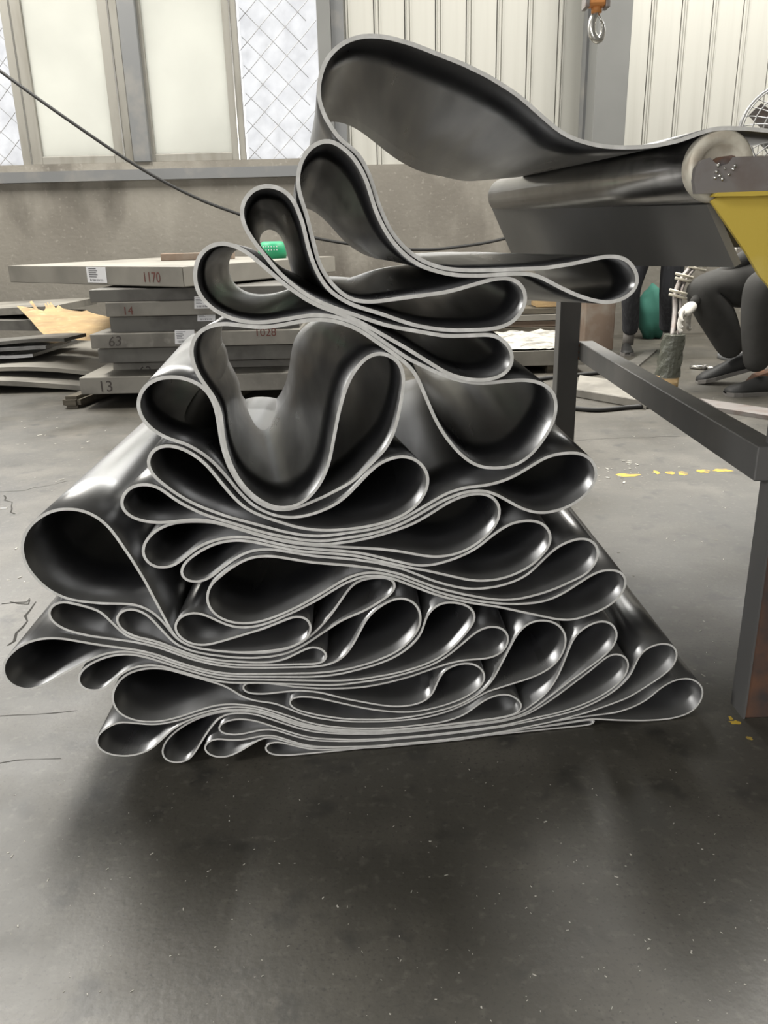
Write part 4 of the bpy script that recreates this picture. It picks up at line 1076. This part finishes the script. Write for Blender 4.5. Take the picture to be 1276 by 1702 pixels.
# ================================================================ people
def skin_mesh(name, joints, edges, mat, parent=None, levels=2, root=0):
    me = bpy.data.meshes.new(name)
    me.from_pydata([tuple(j[0]) for j in joints], edges, [])
    o = bpy.data.objects.new(name, me)
    COL.objects.link(o)
    me.materials.append(mat)
    md = o.modifiers.new('skin', 'SKIN')
    md.use_smooth_shade = True
    sk = me.skin_vertices[0].data
    for i, j in enumerate(joints):
        r_ = j[1]
        sk[i].radius = (r_, r_) if not isinstance(r_, tuple) else r_
        sk[i].use_root = (i == root)
    ss = o.modifiers.new('subsurf', 'SUBSURF')
    ss.levels = ss.render_levels = levels
    dg = bpy.context.evaluated_depsgraph_get()
    dg.update()
    m2 = bpy.data.meshes.new_from_object(o.evaluated_get(dg))
    bpy.data.objects.remove(o, do_unlink=True)
    m2.name = name
    for p in m2.polygons:
        p.use_smooth = True
    return link(name, m2, mat if not m2.materials else None, parent)


V = Vector


def shoe(parent, heel, toe, g=1.0):
    d = (toe - heel)
    L = d.length
    d.normalize()
    s = Vector((-d.y, d.x, 0)).normalized()
    prof = [(0.0, 0.030, 0.075), (0.12, 0.036, 0.085), (0.30, 0.036, 0.08), (0.5, 0.042, 0.062), (0.7, 0.048, 0.05), (0.88, 0.042, 0.042), (1.0, 0.018, 0.03)]
    for nm, mat, zlo, zsc, grow in (('shoe_upper', M['shoe'], 0.014, 1.0, 0.0), ('shoe_sole', M['sole'], 0.0, 0.0, 0.004)):
        bm = bmesh.new()
        rings = []
        for (t, ww, hh) in prof:
            c = heel + d * (L * t)
            z = heel.z + (toe.z - heel.z) * t
            top = hh * g if zsc else 0.022
            wv = (ww + grow) * g
            loop = [(-1, 0), (-0.95, 0.45), (-0.6, 0.9), (0, 1.0), (0.6, 0.9), (0.95, 0.45), (1, 0)] if zsc else [(-1, 0), (-1, 1), (1, 1), (1, 0)]
            rings.append([bm.verts.new(tuple(Vector((c.x, c.y, z)) + s * (a * wv) + Vector((0, 0, zlo + b * (top - zlo))))) for a, b in loop])
        for a, b in zip(rings[:-1], rings[1:]):
            n_ = len(a)
            for k in range(n_):
                bm.faces.new([a[k], a[(k + 1) % n_], b[(k + 1) % n_], b[k]])
        bm.faces.new(rings[0]); bm.faces.new(list(reversed(rings[-1])))
        link(nm, from_bm(nm, bm), mat, parent, nm == 'shoe_upper')


def head(parent, c, face, r=0.1):
    bm = bmesh.new()
    bmesh.ops.create_uvsphere(bm, u_segments=24, v_segments=16, radius=1)
    f = face.normalized()
    up = Vector((0, 0, 1))
    up = (up - f * up.dot(f)).normalized()
    s = f.cross(up)
    out = []
    for v in bm.verts:
        x, y, z = v.co                     # y forward
        k = 1 - 0.18 * max(0, -z) * (1 if y < 0.3 else 0.5)
        nose = 0.16 * math.exp(-((x / 0.16) ** 2 + ((z + 0.08) / 0.24) ** 2)) if y > 0 else 0
        brow = 0.05 * math.exp(-((z - 0.2) / 0.12) ** 2) if y > 0.3 else 0
        eye = -0.07 * (math.exp(-(((x - 0.33) / 0.14) ** 2 + ((z - 0.06) / 0.1) ** 2)) + math.exp(-(((x + 0.33) / 0.14) ** 2 + ((z - 0.06) / 0.1) ** 2))) if y > 0 else 0
        mouth = -0.03 * math.exp(-((x / 0.25) ** 2 + ((z + 0.5) / 0.06) ** 2)) if y > 0 else 0
        chin = 0.06 * math.exp(-((x / 0.3) ** 2 + ((z + 0.8) / 0.2) ** 2)) if y > 0 else 0
        yy_ = y + nose + brow + eye + mouth + chin
        out.append(c + s * (x * 0.76 * k * r) + f * (yy_ * 0.95 * r) + up * (z * 1.2 * r))
    for v, p in zip(bm.verts, out):
        v.co = p
    hd = link('head', from_bm('head', bm), M['skin'], parent, True)
    bm = bmesh.new()
    bmesh.ops.create_uvsphere(bm, u_segments=24, v_segments=16, radius=1)
    dele = [v for v in bm.verts if v.co.z < 0.15 and v.co.y > -0.1 or v.co.z < -0.5 or (v.co.y > 0.55 and v.co.z < 0.5)]
    bmesh.ops.delete(bm, geom=dele, context='VERTS')
    for v in bm.verts:
        x, y, z = v.co
        v.co = c + s * (x * 0.83 * r) + f * (y * 1.02 * r - 0.004) + up * (z * 1.28 * r)
    link('hair', from_bm('hair', bm), M['hair'], hd, True)
    for sg in (-1, 1):
        bm = bmesh.new()
        bmesh.ops.create_icosphere(bm, subdivisions=2, radius=1)
        for v in bm.verts:
            v.co = c + s * (sg * (0.77 + 0.1 * v.co.x) * r) + f * (v.co.y * 0.16 * r - 0.01) + up * (v.co.z * 0.28 * r)
        link('ear', from_bm('ear', bm), M['skin'], hd, True)


def hand(parent, wrist, d, palm_n, mat, curl=0.9, side=1, g=1.0):
    """palm plus five separate bent fingers; d = pointing direction, palm_n = side the fingers curl to"""
    d = d.normalized()
    palm_n = (palm_n - d * palm_n.dot(d)).normalized()
    s = d.cross(palm_n) * side
    J = [(wrist, (0.028 * g, 0.024 * g)), (wrist + d * 0.045 * g, (0.036 * g, 0.020 * g)), (wrist + d * 0.085 * g, (0.038 * g, 0.017 * g))]
    palm = skin_mesh('hand', J, [(0, 1), (1, 2)], mat, parent, 2)
    for k, (off, ln) in enumerate([(-0.031, 0.072), (-0.0105, 0.082), (0.0105, 0.077), (0.031, 0.060)]):
        off, ln = off * g, ln * g
        b = wrist + d * 0.082 * g + s * off
        pts, dd, ang_ = [(b - d * 0.01, 0.0095 * g)], d.copy(), 0.0
        p = b
        for q, fr_ in enumerate((0.42, 0.33, 0.25)):
            ang_ += curl * (0.55 + 0.12 * q)
            dv_ = d * math.cos(ang_) + palm_n * math.sin(ang_)
            p = p + dv_ * (ln * fr_)
            pts.append((p, (0.0092 - 0.0011 * q) * g))
        skin_mesh('finger', pts, [(0, 1), (1, 2), (2, 3)], mat, palm, 2)
    b = wrist + (d * 0.03 - s * 0.03) * g
    t1 = b + (d * 0.6 - s * 0.6 + palm_n * 0.4).normalized() * 0.035 * g
    t2 = t1 + (d * 0.8 - s * 0.1 + palm_n * 0.7).normalized() * 0.03 * g
    t3 = t2 + (d * 0.7 + s * 0.3 + palm_n * 0.8).normalized() * 0.022 * g
    skin_mesh('thumb', [(b, 0.012 * g), (t1, 0.0115 * g), (t2, 0.010 * g), (t3, 0.0085 * g)], [(0, 1), (1, 2), (2, 3)], mat, palm, 2)
    return palm


# --- worker standing, bent over behind the machine
y1 = 6.0
fa = ground(1046, 588)                       # left foot in the picture
fb = ground(1112, 583)
w1 = empty('person', ((fa.x + fb.x) / 2, y1, 0))
kA, kB = at(1046, 500, y1 + 0.0), at(1112, 500, y1 + 0.05)
hipz = 0.80
hA, hB = V((fa.x + 0.06, y1 + 0.12, hipz)), V((fb.x - 0.04, y1 + 0.14, hipz))
pel = (hA + hB) / 2 + V((0, 0.02, 0.06))
chest = pel + V((0.05, -0.28, 0.24))
neck = chest + V((0.02, -0.13, 0.08))
J = [(pel, (0.15, 0.12)), (hA, 0.098), (V((kA.x, kA.y, 0.47)), 0.072), (V((fa.x + 0.005, fa.y + 0.04, 0.20)), 0.062), (V((fa.x + 0.005, fa.y + 0.06, 0.13)), 0.060),
     (hB, 0.098), (V((kB.x, kB.y, 0.47)), 0.085), (V((fb.x, fb.y + 0.05, 0.20)), 0.08), (V((fb.x, fb.y + 0.06, 0.13)), 0.078)]
body = skin_mesh('body', J + [(pel + V((0.02, -0.12, 0.12)), (0.15, 0.11)), (chest, (0.17, 0.11)), (neck, 0.055)],
                 [(0, 1), (1, 2), (2, 3), (3, 4), (0, 5), (5, 6), (6, 7), (7, 8), (0, 9), (9, 10), (10, 11)], M['trouser'], w1, 2)
for sg in (-1, 1):
    sh = chest + V((sg * 0.17, -0.04, 0.03))
    el = sh + V((sg * 0.05, -0.10, -0.24))
    wr = el + V((-sg * 0.03, -0.20, -0.08))
    skin_mesh('sleeve', [(chest + V((sg * 0.08, 0, 0.02)), 0.07), (sh, 0.062), (el, 0.046), (wr, 0.034)], [(0, 1), (1, 2), (2, 3)], M['shirt'], body)
    hand(w1, wr, V((0, -0.8, -0.3)), V((0, 0, -1)), M['glove'], 0.6, sg)
head(w1, neck + V((0.01, -0.13, 0.04)), V((0, -0.8, -0.6)), 0.1)
for f_, dxx in ((fa, -0.05), (fb, 0.03)):
    tube('sock', [f_ + V((0, 0.06, 0.06)), f_ + V((0.003, 0.06, 0.17))], [0.04, 0.042], M['sock'], w1, 12)
    shoe(w1, f_ + V((0.0, 0.10, 0)), f_ + V((dxx, -0.12, 0)))
tag(w1, 'worker in charcoal trousers and black shoes bending behind the machine', 'person')

# --- worker sitting low on a stool at the right, gripping a clamp rod
y2 = 4.75
toe, heel = ground(1157, 637), at(1246, 606, y2 + 0.05)
kn = at(1160, 478, y2 - 0.05)
ank = at(1222, 592, y2 + 0.02)
hip = at(1335, 470, y2 + 0.18)
w2 = empty('person', (hip.x, y2, 0))
kn2 = at(1262, 470, y2 - 0.35)
ank2 = V((kn2.x + 0.06, kn2.y + 0.04, 0.12))
hipb = hip + V((0.04, -0.3, 0.0))
pel = (hip + hipb) / 2 + V((0.05, 0, 0.02))
ch = pel + V((-0.10, 0.0, 0.30))
nk = ch + V((-0.10, 0.0, 0.11))
m1 = at(1192, 545, y2)
body2 = skin_mesh('body', [(pel, (0.14, 0.13)), (hip, 0.14), (hip.lerp(kn, 0.5), 0.142), (kn, 0.112), (kn.lerp(ank, 0.45) + V((0.02, 0, 0)), 0.108), (kn.lerp(ank, 0.8), 0.085), (ank, 0.066),
                           (hipb, 0.13), (hipb.lerp(kn2, 0.5), 0.125), (kn2, 0.10), (kn2.lerp(ank2, 0.5), 0.09), (ank2, 0.065), (pel + V((-0.03, 0, 0.15)), (0.14, 0.11)), (ch, (0.17, 0.12)), (nk, 0.055)],
                  [(0, 1), (1, 2), (2, 3), (3, 4), (4, 5), (5, 6), (0, 7), (7, 8), (8, 9), (9, 10), (10, 11), (0, 12), (12, 13), (13, 14)], M['trouser2'], w2, 2)
shoe(w2, V((heel.x, heel.y, heel.z - 0.03)), V((toe.x, toe.y, 0.0)), 1.35)
shoe(w2, V((ank2.x + 0.08, ank2.y, 0)), V((ank2.x - 0.16, ank2.y, 0)), 1.25)
head(w2, nk + V((-0.10, 0, 0.05)), V((-0.9, 0, -0.45)), 0.1)
wr1 = at(1148, 508, y2 - 0.10)
el1 = at(1215, 452, y2 - 0.06)
skin_mesh('sleeve', [(ch + V((0, 0.05, 0.03)), 0.075), (ch + V((-0.02, 0.18, 0.02)), 0.065), (el1 + V((0, 0.05, 0.01)), 0.046), (wr1, 0.032)], [(0, 1), (1, 2), (2, 3)], M['trouser2'], body2)
hand(w2, wr1 + V((0.02, 0, 0.015)), at(1116, 540, y2 - 0.16) - wr1, V((-0.3, -0.5, -0.6)), M['glove'], 0.62, 1, 1.35)
wr2 = at(1300, 400, y2 - 0.4)
skin_mesh('sleeve', [(ch + V((0, -0.05, 0.03)), 0.075), (ch + V((-0.02, -0.18, 0.02)), 0.065), (ch + V((-0.14, -0.26, -0.08)), 0.046), (ch + V((-0.34, -0.1, -0.02)), 0.032)], [(0, 1), (1, 2), (2, 3)], M['trouser2'], body2)
hand(w2, ch + V((-0.34, -0.1, -0.02)), V((-1, 0.2, -0.2)), V((0, 0, -1)), M['glove'], 0.6, -1)
tag(w2, 'seated worker in dark grey trousers with a white glove, knee bent', 'person')
# stool below
sz = hip.z - 0.17
st = empty('stool', (pel.x + 0.05, y2 + 0.03, 0))
box('seat', pel.x - 0.12, pel.x + 0.22, y2 - 0.14, y2 + 0.2, sz - 0.03, sz, M['stool'], st, 0.006)
for dx in (-0.1, 0.17):
    for dy in (-0.11, 0.14):
        box('leg', pel.x + dx, pel.x + dx + 0.03, y2 + dy, y2 + dy + 0.03, 0, sz - 0.03, M['stool'], st)
tag(st, 'low wooden stool under the seated worker', 'stool')
# film wrapped tube standing on the floor, with a clamp rod rising from it
bx = at(1106, 655, 4.35)
g_ = ground(1106, 652)
wt = empty('wrapped_tube', (g_.x, g_.y, 0))
tp = at(1110, 556, g_.y)
rr2 = 0.068
bm = bmesh.new()
rings = []
for q in range(9):
    t = q / 8
    rings.append([bm.verts.new((g_.x + 0.02 * t + (rr2 + 0.006 * math.sin(5 * k + q * 2.1)) * (1 - 0.12 * t) * math.cos(2 * math.pi * k / 20), g_.y + rr2 * (1 - 0.12 * t) * math.sin(2 * math.pi * k / 20), 0.09 + (tp.z - 0.09) * t)) for k in range(20)])
for a, b in zip(rings[:-1], rings[1:]):
    for k in range(20):
        bm.faces.new([a[k], a[(k + 1) % 20], b[(k + 1) % 20], b[k]])
bm.faces.new(rings[0]); bm.faces.new(rings[-1])
link('film_wrap', from_bm('film_wrap', bm), M['wrapped'], wt, False)
tube('wooden_base', [(g_.x, g_.y, 0), (g_.x, g_.y, 0.1)], [0.062, 0.066], M['plywood'], wt, 18)
tag(wt, 'upright tube wrapped in shiny dark film on a wooden foot', 'tube')
rod = empty('clamp_rod', tp)
rp = [at(1117, 560, g_.y), at(1121, 520, g_.y + 0.1), at(1122, 490, g_.y + 0.15), at(1131, 465, g_.y + 0.2), at(1150, 441, g_.y + 0.25), at(1170, 415, g_.y + 0.3)]
tube('hose', spline(rp), 0.014, M['bracket'], rod, 10)
tube('hose', [p + V((0.03, 0, 0)) for p in spline(rp)], 0.009, M['bracket'], rod, 10)
for (cx, cy, q) in ((1123, 489, 0.15), (1133, 462, 0.2), (1155, 443, 0.25)):
    c = at(cx, cy, g_.y + q)
    for dzz in (-0.012, 0.012):
        tube('clamp_bar', [c + V((-0.045, -0.02, dzz + 0.015)), c + V((0.055, -0.02, dzz - 0.012))], 0.008, M['rim'], rod, 8)
tag(rod, 'twin hose with three bright clamps held in the white glove', 'hose')
# steel bar tool
ta, tb = ground(1146, 613), ground(1190, 616)
tool = empty('hand_tool', ta)
tube('handle', [ta + V((0, 0, 0.014)), ta.lerp(tb, 0.5) + V((0, 0, 0.014))], [0.012, 0.015], M['chrome'], tool, 12)
tube('collar', [ta.lerp(tb, 0.5) + V((0, 0, 0.016)), ta.lerp(tb, 0.62) + V((0, 0, 0.016))], 0.018, M['steel'], tool, 12)
tube('tip', [ta.lerp(tb, 0.62) + V((0, 0, 0.014)), tb + V((0, 0, 0.014))], [0.012, 0.009], M['chrome'], tool, 12)
tag(tool, 'bright steel hand tool lying on the floor before the raised shoe', 'tool')
p0_ = ground(1262, 640)
ob = prism('brick_piece', [p0_ + V((-0.06, 0, 0)), p0_ + V((0.12, 0.02, 0)), p0_ + V((0.12, 0.05, 0.08)), p0_ + V((0.0, 0.03, 0.05))], (0, 0.08, 0), M['rust'])
tag(ob, 'rust red lump on the floor at the right edge', 'scrap')
